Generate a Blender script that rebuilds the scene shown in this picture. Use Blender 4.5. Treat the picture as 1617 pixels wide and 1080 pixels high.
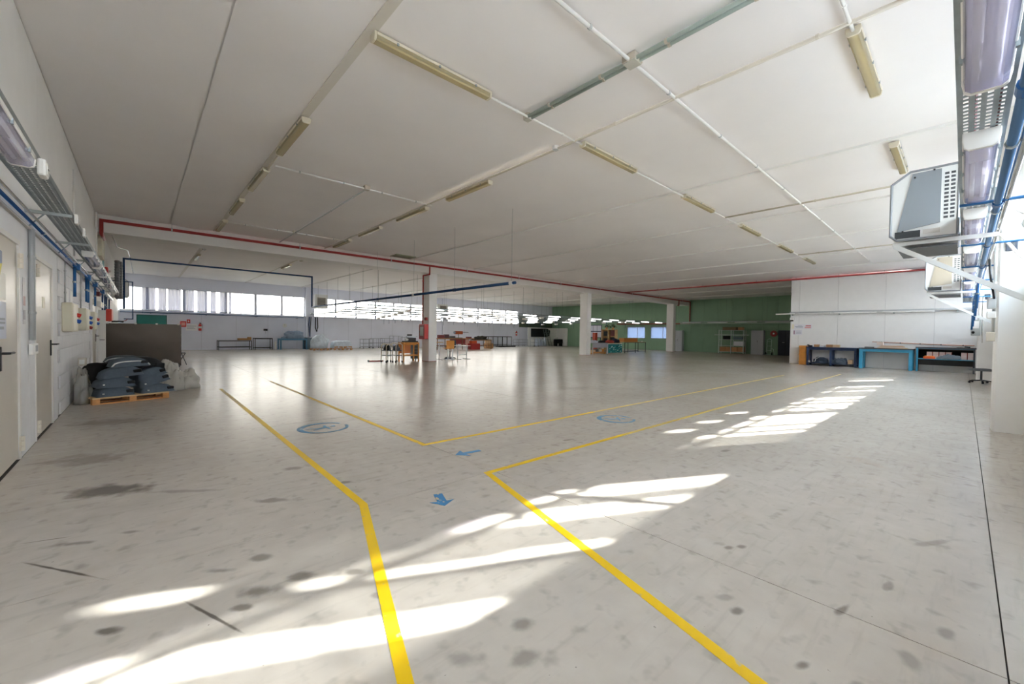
import bpy, math, random
from mathutils import Vector, Matrix, noise as mnoise
random.seed(7)
sc = bpy.context.scene
for o in list(bpy.data.objects): bpy.data.objects.remove(o)
COL = sc.collection
PI = math.pi
# ---------------------------------------------------------------- camera
YAW, PIT, ROL = 0.737099, -0.0208436, 0.0151836
fw = Vector((math.sin(YAW), math.cos(YAW), 0)); rt = Vector((math.cos(YAW), -math.sin(YAW), 0)); up = Vector((0, 0, 1))
fw2 = fw*math.cos(PIT) + up*math.sin(PIT); up2 = up*math.cos(PIT) - fw*math.sin(PIT)
r3 = rt*math.cos(ROL) + up2*math.sin(ROL); u3 = up2*math.cos(ROL) - rt*math.sin(ROL)
cam = bpy.data.cameras.new('camera'); cam.sensor_width = 36; cam.lens = 36*647.93/1617; cam.clip_start = .05; cam.clip_end = 500
camo = bpy.data.objects.new('camera', cam); COL.objects.link(camo)
mw = Matrix((r3, u3, -fw2)).transposed().to_4x4(); mw.translation = (0, 0, 1.38); camo.matrix_world = mw
sc.camera = camo
# ---------------------------------------------------------------- view, sky, sun, daylight
sc.view_settings.view_transform = 'Standard'; sc.view_settings.look = 'None'
sc.view_settings.gamma = 1; sc.view_settings.use_curve_mapping = False
sc.view_settings.exposure = 1.2
sc.cycles.max_bounces = 12; sc.cycles.diffuse_bounces = 8; sc.cycles.glossy_bounces = 4
sc.cycles.transmission_bounces = 6; sc.cycles.transparent_max_bounces = 16
sc.cycles.sample_clamp_indirect = 6; sc.cycles.caustics_reflective = False; sc.cycles.caustics_refractive = False
SKY, SUN = 17.0, 40.0
w = bpy.data.worlds.new('sky'); sc.world = w; w.use_nodes = True
nt = w.node_tree; nt.nodes.clear()
tc = nt.nodes.new('ShaderNodeTexCoord'); sx = nt.nodes.new('ShaderNodeSeparateXYZ'); cr = nt.nodes.new('ShaderNodeValToRGB')
bg = nt.nodes.new('ShaderNodeBackground'); wo = nt.nodes.new('ShaderNodeOutputWorld')
cr.color_ramp.elements[0].color = (1.0, .98, .96, 1); cr.color_ramp.elements[1].color = (.72, .84, 1.0, 1)
cr.color_ramp.elements[0].position = .0; cr.color_ramp.elements[1].position = .7
nt.links.new(tc.outputs['Generated'], sx.inputs[0]); nt.links.new(sx.outputs['Z'], cr.inputs[0])
nt.links.new(cr.outputs[0], bg.inputs[0]); nt.links.new(bg.outputs[0], wo.inputs[0]); bg.inputs[1].default_value = SKY
sl = bpy.data.lights.new('sun', 'SUN'); sl.energy = SUN; sl.angle = math.radians(.8); sl.color = (1, .96, .91)
so = bpy.data.objects.new('sun', sl); COL.objects.link(so)
so.rotation_euler = Vector((-2, 1, -1.068)).to_track_quat('-Z', 'Y').to_euler()
def portal(x0, x1, y, z0, z1, face):          # marks a window opening for the sky sampling, adds no light
    l = bpy.data.lights.new('window_portal', 'AREA'); l.shape = 'RECTANGLE'; l.size = x1-x0; l.size_y = z1-z0
    l.cycles.is_portal = True
    o = bpy.data.objects.new('window_portal', l); COL.objects.link(o)
    o.location = ((x0+x1)/2, y, (z0+z1)/2); o.rotation_euler = (PI/2 if face < 0 else -PI/2, 0, 0)
portal(-.9, 26, -.99, 2.5, 4.0, 1); portal(-.9, 31.3, 33.62, 2.42, 3.86, -1)
# ---------------------------------------------------------------- materials
def lin(c): return c/12.92 if c <= .04045 else ((c+.055)/1.055)**2.4
def C(h): return tuple(lin(int(h[i:i+2], 16)/255) for i in (1, 3, 5)) + (1,)
MATS = {}
def mat(name, col, rough=.5, metal=0, var=0, scale=4, bump=0, bscale=None, spec=.5, streak=None, emit=0):
    if name in MATS: return MATS[name]
    m = bpy.data.materials.new(name); m.use_nodes = True; n = m.node_tree.nodes; L = m.node_tree.links
    b = n['Principled BSDF']; c = C(col); b.inputs['Base Color'].default_value = c
    b.inputs['Roughness'].default_value = rough; b.inputs['Metallic'].default_value = metal
    b.inputs['Specular IOR Level'].default_value = spec
    if emit: b.inputs['Emission Color'].default_value = c; b.inputs['Emission Strength'].default_value = emit
    g = n.new('ShaderNodeNewGeometry')
    if var:
        src = g.outputs['Position']
        if streak:
            vm = n.new('ShaderNodeVectorMath'); vm.operation = 'MULTIPLY'; vm.inputs[1].default_value = streak
            L.new(src, vm.inputs[0]); src = vm.outputs[0]
        t = n.new('ShaderNodeTexNoise'); t.inputs['Scale'].default_value = scale; t.inputs['Detail'].default_value = 5
        L.new(src, t.inputs['Vector'])
        r = n.new('ShaderNodeValToRGB'); r.color_ramp.elements[0].position = .3; r.color_ramp.elements[1].position = .7
        r.color_ramp.elements[0].color = tuple(max(0, x*(1-var)) for x in c[:3])+(1,)
        r.color_ramp.elements[1].color = tuple(min(1, x*(1+var)) for x in c[:3])+(1,)
        L.new(t.outputs['Fac'], r.inputs[0]); L.new(r.outputs[0], b.inputs['Base Color'])
    if bump:
        t2 = n.new('ShaderNodeTexNoise'); t2.inputs['Scale'].default_value = bscale or scale*3; t2.inputs['Detail'].default_value = 4
        L.new(g.outputs['Position'], t2.inputs['Vector'])
        bp = n.new('ShaderNodeBump'); bp.inputs['Strength'].default_value = bump; bp.inputs['Distance'].default_value = .02
        L.new(t2.outputs['Fac'], bp.inputs['Height']); L.new(bp.outputs[0], b.inputs['Normal'])
    MATS[name] = m; return m
def clear(name, tint, gloss=.06, diff=0, dcol='#ffffff'):
    m = bpy.data.materials.new(name); m.use_nodes = True; n = m.node_tree.nodes; L = m.node_tree.links; n.clear()
    out = n.new('ShaderNodeOutputMaterial'); tr = n.new('ShaderNodeBsdfTransparent'); tr.inputs[0].default_value = C(tint)
    gl = n.new('ShaderNodeBsdfGlossy'); gl.inputs['Roughness'].default_value = gloss
    lw = n.new('ShaderNodeLayerWeight'); pw = n.new('ShaderNodeMath'); pw.operation = 'POWER'; pw.inputs[1].default_value = 5; L.new(lw.outputs['Facing'], pw.inputs[0])
    fr = n.new('ShaderNodeMapRange'); fr.inputs[3].default_value = .04; fr.inputs[4].default_value = .9; L.new(pw.outputs[0], fr.inputs[0]); mx = n.new('ShaderNodeMixShader')
    L.new(fr.outputs[0], mx.inputs[0]); last = tr.outputs[0]
    if diff:
        d = n.new('ShaderNodeBsdfTranslucent'); d.inputs[0].default_value = C(dcol); d2 = n.new('ShaderNodeBsdfDiffuse'); d2.inputs[0].default_value = C(dcol)
        a = n.new('ShaderNodeAddShader'); hm = n.new('ShaderNodeMixShader'); hm.inputs[0].default_value = .5
        L.new(d.outputs[0], hm.inputs[1]); L.new(d2.outputs[0], hm.inputs[2])
        m2 = n.new('ShaderNodeMixShader'); m2.inputs[0].default_value = diff; L.new(tr.outputs[0], m2.inputs[1]); L.new(hm.outputs[0], m2.inputs[2]); last = m2.outputs[0]
    L.new(last, mx.inputs[1]); L.new(gl.outputs[0], mx.inputs[2]); L.new(mx.outputs[0], out.inputs[0])
    MATS[name] = m; return m
def floor_mat():
    m = bpy.data.materials.new('polished_concrete'); m.use_nodes = True; n = m.node_tree.nodes; L = m.node_tree.links
    b = n['Principled BSDF']; g = n.new('ShaderNodeNewGeometry'); P = g.outputs['Position']
    def noise(s, d=5, dist=0, vec=None):
        t = n.new('ShaderNodeTexNoise'); t.inputs['Scale'].default_value = s; t.inputs['Detail'].default_value = d; t.inputs['Distortion'].default_value = dist
        L.new(vec or P, t.inputs['Vector']); return t.outputs['Fac']
    def ramp(f, p0, c0, p1, c1):
        r = n.new('ShaderNodeValToRGB'); e = r.color_ramp.elements; e[0].position = p0; e[1].position = p1; e[0].color = c0; e[1].color = c1
        L.new(f, r.inputs[0]); return r.outputs[0]
    def mix(f, a, c, mode='MIX'):
        x = n.new('ShaderNodeMix'); x.data_type = 'RGBA'; x.blend_type = mode
        if isinstance(f, (int, float)): x.inputs[0].default_value = f
        else: L.new(f, x.inputs[0])
        for s, v in ((6, a), (7, c)):
            if isinstance(v, tuple): x.inputs[s].default_value = v
            else: L.new(v, x.inputs[s])
        return x.outputs[2]
    def mth(op, a, c):
        x = n.new('ShaderNodeMath'); x.operation = op; x.use_clamp = True
        for s, v in ((0, a), (1, c)):
            if isinstance(v, (int, float)): x.inputs[s].default_value = v
            else: L.new(v, x.inputs[s])
        return x.outputs[0]
    W = (1, 1, 1, 1); K = (0, 0, 0, 1)
    c = ramp(noise(.35, 6, .6), .3, C('#c4bbb0'), .7, C('#d4cbc1'))
    c = mix(.3, c, ramp(noise(7, 8), .25, C('#a8a095'), .75, C('#cdc7bd')))
    bl = ramp(noise(1.1, 4), .45, K, .8, W); c = mix(mth('MULTIPLY', bl, .2), c, C('#958e83'))
    # damp stains: (x, y, rx, ry, rot, strength)
    n1 = noise(7, 6)
    for (x, y, rx, ry, a, s) in [(-.2, 4.83, .36, .17, .5, .62), (.54, 2.83, .07, .05, .6, .4), (.66, 2.47, .1, .05, .7, .5), (.34, 2.82, .09, .03, .6, .35), (.47, 2.46, .12, .06, .6, .45),
            (.91, 2.31, .06, .035, .8, .35), (-.12, 2.59, .07, .03, .7, .6), (-.3, 3.77, .12, .035, .5, .4), (-.05, 3.75, .07, .03, .5, .35), (1.34, 1.38, .06, .05, 0, .4), (1.02, 1.38, .1, .06, .6, .3), (1.21, 1.22, .08, .05, 0, .35),
            (2.29, .82, .05, .03, .5, .25), (2.23, .73, .045, .03, .3, .5), (2.07, .42, .05, .025, .3, .5), (2.65, .38, .08, .02, .2, .5), (2.81, .02, .07, .03, .1, .3), (2.85, 1.0, .04, .025, .3, .4), (2.93, .95, .04, .025, .3, .4),
            (.93, 2.02, .06, .03, .8, .35), (1.12, 4.47, .12, .06, .3, .35), (.79, 3.73, .2, .05, .6, .35), (1.38, 3.76, .06, .04, .6, .4), (4.12, 3.45, .1, .04, .2, .35), (5.24, 1.91, .1, .04, .2, .35), (.37, 2.37, .06, .03, .6, .5),
            (2.45, .12, .09, .04, -.3, .25), (3.1, .25, .08, .02, .1, .3), (-.4, 6.1, .4, .25, .4, .3), (-.3, 8.3, .5, .3, .3, .25), (3.2, 7.2, .1, .03, .3, .35), (2.1, .25, .05, .03, .2, .3), (-.33, 3.4, .34, .011, .97, .75), (.26, 2.38, .3, .01, 1.19, .75), (-.45, 3.95, .12, .008, .3, .6), (4.0, .1, .2, .03, .5, .25), (.3, 4.4, .3, .04, .6, .25)]:
        vm = n.new('ShaderNodeMapping'); vm.vector_type = 'TEXTURE'; vm.inputs['Location'].default_value = (x, y, 0); vm.inputs['Rotation'].default_value = (0, 0, -a); vm.inputs['Scale'].default_value = (rx, ry, 1)
        L.new(P, vm.inputs[0]); ln = n.new('ShaderNodeVectorMath'); ln.operation = 'LENGTH'; L.new(vm.outputs[0], ln.inputs[0])
        q = n.new('ShaderNodeMath'); q.operation = 'MULTIPLY_ADD'; L.new(n1, q.inputs[0]); q.inputs[1].default_value = 1.7; L.new(ln.outputs['Value'], q.inputs[2])
        mr = n.new('ShaderNodeMapRange'); mr.inputs[1].default_value = 1.2; mr.inputs[2].default_value = 2.0; mr.inputs[3].default_value = min(.9, s*1.3); mr.inputs[4].default_value = 0; mr.interpolation_type = 'SMOOTHSTEP'
        L.new(q.outputs[0], mr.inputs[0]); c = mix(mr.outputs[0], c, C('#59524a'))
    # hairline scratches and rust wisps
    vs = n.new('ShaderNodeMapping'); vs.inputs['Rotation'].default_value = (0, 0, .7); vs.inputs['Scale'].default_value = (1, 9, 1); L.new(P, vs.inputs[0])
    sc_ = ramp(noise(2.2, 6, 0, vs.outputs[0]), .55, K, .8, W); c = mix(mth('MULTIPLY', sc_, .2), c, C('#6f675d'))
    ru = ramp(noise(2.1, 8, .4), .6, K, .8, W); c = mix(mth('MULTIPLY', ru, .16), c, C('#b08a55'))
    s6 = ramp(noise(9, 2), .58, K, .76, W); c = mix(mth('MULTIPLY', s6, .36), c, C('#7a7369'))
    sp = ramp(noise(28, 2), .76, K, .78, W); c = mix(mth('MULTIPLY', sp, .5), c, C('#4b443c'))
    L.new(c, b.inputs['Base Color'])
    b.inputs['Roughness'].default_value = .24
    b.inputs['Specular IOR Level'].default_value = .5
    vb = n.new('ShaderNodeMapping'); vb.inputs['Scale'].default_value = (1, 1, 1); L.new(P, vb.inputs[0])
    bp = n.new('ShaderNodeBump'); bp.inputs['Strength'].default_value = .12; bp.inputs['Distance'].default_value = .01; L.new(noise(1.6, 3, 0, vb.outputs[0]), bp.inputs['Height']); L.new(bp.outputs[0], b.inputs['Normal'])
    MATS['floor'] = m; return m
FLOOR = floor_mat()
CEIL = mat('ceiling_white', '#f3efed', .55, var=.03, scale=.6, bump=.25, bscale=.9)
WHITE = mat('white_wall_paint', '#f3f2f0', .6, var=.03, scale=1.5, bump=.05)
CMU = mat('block_paint', '#e6e6e8', .55, var=.04, scale=3, bump=.15, bscale=30)
BEAMW = mat('beam_white', '#f0eeea', .6, var=.02, scale=2)
GREEN = mat('green_panel', '#88aa8c', .55, var=.05, scale=1.2)
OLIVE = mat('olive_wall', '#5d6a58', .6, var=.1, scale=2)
GLASS = clear('window_glass', '#f4f8f8', .02); GLASSB = clear('window_glass_dimmed', '#bebcb7', .05)  # far panes tinted grey to dim the bright sky behind them
FROST = clear('frosted_glass', '#8d97a8', .2, .8, '#5e6876')
CURTB = clear('curtain_far', '#ffffff', .6, .96, '#74778a'); CURT = clear('curtain_sheer', '#ffffff', .6, .88, '#acacb2')
ALU = mat('window_frame_grey', '#c9ccd6', .45, .2)
# ---------------------------------------------------------------- mesh helpers
class M:
    def __init__(s): s.v = []; s.f = []
    def box(s, x0, x1, y0, y1, z0, z1):
        i = len(s.v); s.v += [(x, y, z) for x in (x0, x1) for y in (y0, y1) for z in (z0, z1)]
        s.f += [(i, i+1, i+3, i+2), (i+4, i+6, i+7, i+5), (i, i+4, i+5, i+1), (i+2, i+3, i+7, i+6), (i, i+2, i+6, i+4), (i+1, i+5, i+7, i+3)]; return s
    def bar(s, p, q, w, h=None, upv=(0, 0, 1)):       # rectangular bar p->q
        h = h or w; p = Vector(p); q = Vector(q); d = (q-p).normalized(); u = Vector(upv)
        if abs(d.dot(u)) > .95: u = Vector((0, 1, 0)) if abs(d.y) < .9 else Vector((1, 0, 0))
        a = d.cross(u).normalized()*w/2; b = a.cross(d).normalized()*h/2; i = len(s.v)
        for c in (p, q):
            for k, l in ((-1, -1), (1, -1), (1, 1), (-1, 1)): s.v.append(tuple(c+a*k+b*l))
        s.f += [(i, i+3, i+2, i+1), (i+4, i+5, i+6, i+7)] + [(i+k, i+(k+1) % 4, i+4+(k+1) % 4, i+4+k) for k in range(4)]; return s
    def tube(s, pts, r, n=8):
        pts = [Vector(p) for p in pts]; i = len(s.v); T = []
        for k in range(len(pts)):
            a = (pts[k]-pts[k-1]).normalized() if k else None; b = (pts[k+1]-pts[k]).normalized() if k < len(pts)-1 else None
            T.append(((a or b)+(b or a)).normalized())
        u = Vector((0, 0, 1)) if abs(T[0].z) < .9 else Vector((1, 0, 0))
        for k, p in enumerate(pts):
            if k: u = T[k-1].rotation_difference(T[k]) @ u
            x = T[k].cross(u).normalized(); y = x.cross(T[k]).normalized(); u = y
            f = 1
            if 0 < k < len(pts)-1: f = 1/max(.5, (pts[k]-pts[k-1]).normalized().dot(T[k]))
            rr = r[k] if isinstance(r, (list, tuple)) else r
            ax = None
            if f > 1.001:
                ax = ((pts[k+1]-pts[k]).normalized()-(pts[k]-pts[k-1]).normalized()).normalized()
            for j in range(n):
                a = 2*PI*j/n; o = x*math.cos(a)*rr+y*math.sin(a)*rr
                if ax is not None: o += ax*o.dot(ax)*(f-1)
                s.v.append(tuple(p+o))
        for k in range(len(pts)-1):
            for j in range(n):
                s.f.append((i+k*n+j, i+k*n+(j+1) % n, i+(k+1)*n+(j+1) % n, i+(k+1)*n+j))
        s.f.append(tuple(i+j for j in range(n))[::-1]); e = i+(len(pts)-1)*n; s.f.append(tuple(e+j for j in range(n))); return s
    def lathe(s, prof, c=(0, 0, 0), n=14, axis='z'):   # prof: [(r, h)]
        i = len(s.v)
        for r, h in prof:
            for j in range(n):
                a = 2*PI*j/n; x, y = r*math.cos(a), r*math.sin(a)
                p = (x, y, h) if axis == 'z' else ((h, x, y) if axis == 'x' else (x, h, y))
                s.v.append((p[0]+c[0], p[1]+c[1], p[2]+c[2]))
        for k in range(len(prof)-1):
            for j in range(n): s.f.append((i+k*n+j, i+k*n+(j+1) % n, i+(k+1)*n+(j+1) % n, i+(k+1)*n+j))
        s.f.append(tuple(i+j for j in range(n))[::-1]); e = i+(len(prof)-1)*n; s.f.append(tuple(e+j for j in range(n))); return s
    def prism(s, poly, a0, a1, axis='x'):              # 2-D polygon pushed along an axis
        i = len(s.v); n = len(poly)
        for a in (a0, a1):
            for p, q in poly: s.v.append((a, p, q) if axis == 'x' else ((p, a, q) if axis == 'y' else (p, q, a)))
        s.f += [tuple(range(i, i+n))[::-1], tuple(range(i+n, i+2*n))] + [(i+k, i+(k+1) % n, i+n+(k+1) % n, i+n+k) for k in range(n)]; return s
    def grid(s, fn, nu, nv, close=False):
        i = len(s.v)
        for a in range(nu+1):
            for b in range(nv+1): s.v.append(tuple(fn(a/nu, b/nv)))
        for a in range(nu):
            for b in range(nv):
                k = i+a*(nv+1)+b; s.f.append((k, k+nv+1, k+nv+2, k+1))
        return s
    def dome(s, cx, cy, cz, L, W, H, pu=4, pv=6, nu=14, nv=8, wob=0, seed=0, rz=0, low=.0):  # cushion: flat base, arched top
        rnd = random.Random(seed); ph = [rnd.random()*6 for _ in range(6)]; co, si = math.cos(rz), math.sin(rz)
        def hgt(u, v):
            h = max(0, 1-abs(u)**pu)**.5*max(0, 1-abs(v)**pv)**.5
            return h*(1+wob*(math.sin(5*u+ph[0])+math.sin(7*v+ph[1])+math.sin(9*u-6*v+ph[2]))/3)
        def top(a, b):
            u, v = 2*a-1, 2*b-1; e = 1+wob*.25*math.sin(6*math.atan2(v, u)+ph[3])
            x, y = u*L/2*e, v*W/2*e; return (cx+x*co-y*si, cy+x*si+y*co, cz+low+(H-low)*hgt(u, v))
        def bot(a, b):
            t = top(1-a, b); return (t[0], t[1], cz)
        s.grid(top, nu, nv); s.grid(bot, nu, nv); return s
    def lump(s, cx, cy, cz, L, W, H, p=2.4, nu=40, nv=18, wob=.25, seed=0, rz=0, fq=2.2):     # crumpled heap: flat base, folded skin
        co, si = math.cos(rz), math.sin(rz); sd = Vector((seed*3.7, seed*1.3, seed*.7))
        def pt(a, b):
            th, ph = 2*PI*a, PI/2*b; c = math.cos(ph)**(2/p) if b < 1 else 0; z = math.sin(ph)**(2/p)
            x, y = math.cos(th)*c, math.sin(th)*c; q = Vector((math.cos(th)*math.cos(ph), math.sin(th)*math.cos(ph), math.sin(ph)))
            d = 1+wob*(mnoise.noise(q*fq+sd)*1.1+(.5-abs(mnoise.noise(q*fq*1.9+sd)))*.8-.3)
            x, y, z = x*L/2*d, y*W/2*d, z*H*(d if b > .2 else 1)
            return (cx+x*co-y*si, cy+x*si+y*co, cz+max(0, z))
        s.grid(pt, nu, nv); i = len(s.v)-(nu+1)*(nv+1); s.f.append(tuple(i+k*(nv+1) for k in range(nu))[::-1]); return s
    def build(s, name, m, parent=None, wc=False, smooth=False, bevel=0, kind=None):
        off = Vector((0, 0, 0))
        if parent is not None and wc:
            p = parent
            while p is not None: off += p.location; p = p.parent
        elif parent is None:
            xs, ys, zs = zip(*s.v); off = Vector(((min(xs)+max(xs))/2, (min(ys)+max(ys))/2, min(zs)))
        me = bpy.data.meshes.new(name); me.from_pydata([(x-off.x, y-off.y, z-off.z) for x, y, z in s.v], [], s.f); me.update()
        me.materials.append(m)
        if smooth:
            for p in me.polygons: p.use_smooth = True
        o = bpy.data.objects.new(name, me); COL.objects.link(o)
        if parent is not None: o.parent = parent
        else: o.location = off
        if bevel:
            b = o.modifiers.new('edge', 'BEVEL'); b.width = bevel; b.segments = 2; b.limit_method = 'ANGLE'
        if kind: o['kind'] = kind
        return o
def B(*a): return M().box(*a)
def thing(name, label, cat, loc=(0, 0, 0), rz=0, group=None):
    o = bpy.data.objects.new(name, None); COL.objects.link(o); o.location = loc; o.rotation_euler = (0, 0, rz); o.empty_display_size = .1
    o['label'] = label; o['category'] = cat
    if group: o['group'] = group
    return o
def tag(o, label, cat, group=None):
    o['label'] = label; o['category'] = cat
    if group: o['group'] = group
    return o
def struct(o): o['kind'] = 'structure'; return o
def dup(root, loc, label, rz=None, group=None):
    r = root.copy(); COL.objects.link(r); r.location = loc; r['label'] = label
    if rz is not None: r.rotation_euler = (0, 0, rz)
    if group: r['group'] = group
    def rec(src, dst):
        for ch in list(src.children):
            if ch.parent != src: continue
            c = ch.copy(); COL.objects.link(c); c.parent = dst; rec(ch, c)
    rec(root, r); return r
# ================================================================= THE SHELL
XL, XR, YN, YB, ZC = -.92, 36.8, -.77, 33.4, 4.63
struct(B(-120, 150, -120, 150, -.3, -.25).build('ground', mat('outside_asphalt', '#6a6a62', .85, var=.1, scale=.3)))
fl = struct(B(XL-.3, XR+.3, YN-.3, YB+.3, -.2, -.012).build('floor', mat('joint_dark', '#4a453f', .9)))
jx = [XL, 2.62, 6.05, 9.55, 13.05, 16.55, 20.05, 23.55, 27.05, 30.55, XR]; jy = [YN, -.157, 3.13, 6.65, 10.15, 13.67, 17.19, 20.7, 24.2, 27.7, 31.2, YB]
for i in range(len(jx)-1):
    for j in range(len(jy)-1):
        g = .003
        B(jx[i]+g, jx[i+1]-g, jy[j]+g, jy[j+1]-g, -.03, 0).build('slab', FLOOR, fl, wc=True)
ce = struct(B(XL-.3, XR+.3, YN-.3, YB+.3, ZC, ZC+.25).build('ceiling', CEIL))
seam = [XL, .7, 1.85, 5.4, 8.95, 12.5, 16.05, 19.6, 23.15, 26.7, 30.25, 33.8, XR]
for (y0, y1) in ((YN, 16.7), (17.6, YB)):
    for i in range(len(seam)-1):
        x0, x1 = seam[i]+.012, seam[i+1]-.012; ph = random.random()*6; big = i in (1,)
        amp = .055 if big else .022
        def f(a, b, x0=x0, x1=x1, y0=y0, y1=y1, ph=ph, amp=amp):
            y = y0+b*(y1-y0); e = math.sin(PI*a)
            return (x0+a*(x1-x0), y, ZC-.012-amp*e*(.55+.45*math.sin(y*2*PI/2.3+ph)))
        m = M().grid(f, 6, 44); nv = len(m.v)
        m.build('ceiling_panel', CEIL, ce, wc=True, smooth=True)
    for i, x in enumerate(seam[1:-1]):
        if i == 0: continue
        wdt = .055 if i == 1 else .03
        B(x-wdt, x+wdt, y0, y1, ZC-(.03 if i < 3 else .055), ZC-.001).build('seam_strip', mat('trim_beige', '#dcd6cb', .5) if i < 3 else BEAMW, ce, wc=True)
# left wall: painted blocks below, precast panels above
DOORS = ((5.0, 6.55, 2.22), (7.46, 8.73, 2.2), (15.5, 16.68, 2.02))
wl = M()
ys = YN-.3
for d0, d1, h in DOORS:
    wl.box(XL-.3, XL-.02, ys, d0, 0, ZC); wl.box(XL-.3, XL-.02, d0, d1, h, ZC); ys = d1
wl.box(XL-.3, XL-.02, ys, YB+.3, 0, ZC); wl.box(XL-.32, XL-.2, 4, 18, 0, 3)  # last box: unseen slab added behind the doors to stop daylight leaking in
wall_left = struct(wl.build('wall_left', mat('mortar_paint', '#c4c3c4', .8)))
blk = {}
for j in range(12):
    z0 = j*.205; off = .25 if j % 2 else 0
    y = 2.5+off
    while y < 17.2:
        if not any(d0-1.06 < y < d1+.5 and z0 < h+.25 for d0, d1, h in DOORS):
            if 'b' not in blk: blk['b'] = B(XL-.02, XL-.001, .003, .497, .003, .202).build('block', CMU, wall_left, wc=True); o = blk['b']
            else: o = blk['b'].copy(); COL.objects.link(o)
            o.location = (0, y, z0); o.parent = wall_left
            o.location = Vector((0, y, z0))
        y += .5
for k, (d0, d1, h) in enumerate(DOORS):                                       # plaster returns beside the doors
    M().box(XL-.02, XL-.002, d0-(.55 if k != 1 else .4), d0-.02, 0, h+.27).box(XL-.02, XL-.002, d1+.02, d1+.5, 0, h+.27).box(XL-.02, XL-.002, d0-.02, d1+.02, h+.02, h+.27).build('plaster_band', CMU, wall_left, wc=True)
for y0, y1 in ((YN, 7.7), (7.71, 15.9), (15.91, 24.5), (24.51, YB)):
    B(XL-.02, XL-.004, y0, y1, 2.47, ZC).build('wall_panel', WHITE, wall_left, wc=True)
B(XL-.02, XL-.002, 17.2, YB, 0, 2.465).build('wall_panel', WHITE, wall_left, wc=True)
B(XL-.02, XL-.002, YN, 2.49, 0, 2.465).build('wall_panel', WHITE, wall_left, wc=True)
struct(B(XL, XL+.03, YN, 17.2, 2.455, 2.475).build('trim_left', mat('trim_grey', '#b9b6b2', .6)))
# doors in the left wall
DOORP = mat('door_cream', '#c9c1b5', .35, var=.02); DARK = mat('black_plastic', '#17171a', .45); HINGE = mat('hinge_cream', '#e8e0d0', .4); FRM = mat('door_frame_white', '#e6e3de', .4)
for k, (d0, d1, h) in enumerate(DOORS):
    d = struct(B(XL-.06, XL-.012, d0+.01, d1-.01, .02, h-.01).build('door_%d' % (k+1), DOORP))
    B(XL-.05, XL+.004, d0-.04, d0+.012, 0, h+.04).box(XL-.05, XL+.004, d1-.012, d1+.04, 0, h+.04).box(XL-.05, XL+.004, d0, d1, h-.008, h+.04).build('door_frame', FRM, d, wc=True)
    hy, ly = (d1+.0, d0+.8) if k == 0 else (d0+.06, d1-.1)
    for z in (2.05, .16):
        hh = M()
        for q in range(3): hh.tube([(XL+.012, hy, z-.075+.052*q), (XL+.012, hy, z-.028+.052*q)], .022, 8)
        hh.build('hinge', HINGE, d, wc=True)
    s = 1 if k else -1
    B(XL-.012, XL+.002, ly-.02, ly+.02, .97, 1.19).build('handle_plate', DARK, d, wc=True, bevel=.004)
    M().tube([(XL, ly, 1.13), (XL+.05, ly, 1.13), (XL+.055, ly-.13*s if k == 0 else ly+.12, 1.13)], .011, 8).build('door_handle', DARK, d, wc=True)
# open white door leaf past the third door
dl = struct(B(XL, XL+.16, 17.5, 17.54, .02, 1.9).build('door_4', FRM)); M().tube([(XL+.13, 17.5, 1.0), (XL+.13, 17.45, 1.0), (XL+.03, 17.45, 1.0)], .01, 6).build('door_handle', DARK, dl, wc=True)
# beam and columns
beam = struct(B(XL, XR, 16.75, 17.6, 4.12, 4.63).build('beam', BEAMW))
for k, x in enumerate((10.0, 21.95, 33.9)):
    struct(B(x, x+.42, 16.8, 17.42, 0, 4.13).build('column_%d' % (k+1), WHITE, bevel=.012))
    B(x-.003, x+.425, 16.797, 17.423, 0, .02).build('column_foot', mat('red_line_paint', '#8c2f2a', .6), bpy.data.objects['column_%d' % (k+1)], wc=True)
for k, x in enumerate((-2.4, 9.62, 21.62)):
    if k == 0: continue
    struct(M().prism([(x, YN), (x+.5, YN), (x+.5, -.34), (x+.47, -.31), (x+.03, -.31), (x, -.34)], 0, ZC, 'z').build('column_%d' % (k+3), WHITE))
# back wall with a band of windows
WZ0, WZ1 = 2.42, 3.86
wb = M().box(XL-.3, XR+.3, YB, YB+.3, 0, WZ0).box(XL-.3, XR+.3, YB, YB+.3, WZ1, ZC).box(31.3, XR+.3, YB, YB+.3, WZ0, WZ1)
for x in (9.55, 21.6): wb.box(x-.3, x+.3, YB-.12, YB+.3, 0, ZC)
wall_back = struct(wb.build('wall_back', mat('wall_back_paint', '#e6e9f5', .6, var=.03, scale=1)))
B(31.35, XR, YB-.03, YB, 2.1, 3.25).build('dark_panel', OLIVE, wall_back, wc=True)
for x in [XL+1.9*k+2 for k in range(18)]: B(x-.006, x+.006, YB-.004, YB, 0, WZ0-.05).build('panel_joint', mat('joint_grey', '#b9bac2', .7), wall_back, wc=True)
B(XL, 31.3, YB-.1, YB+.02, WZ0-.05, WZ0).build('sill', ALU, wall_back, wc=True)
wn = 0
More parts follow.
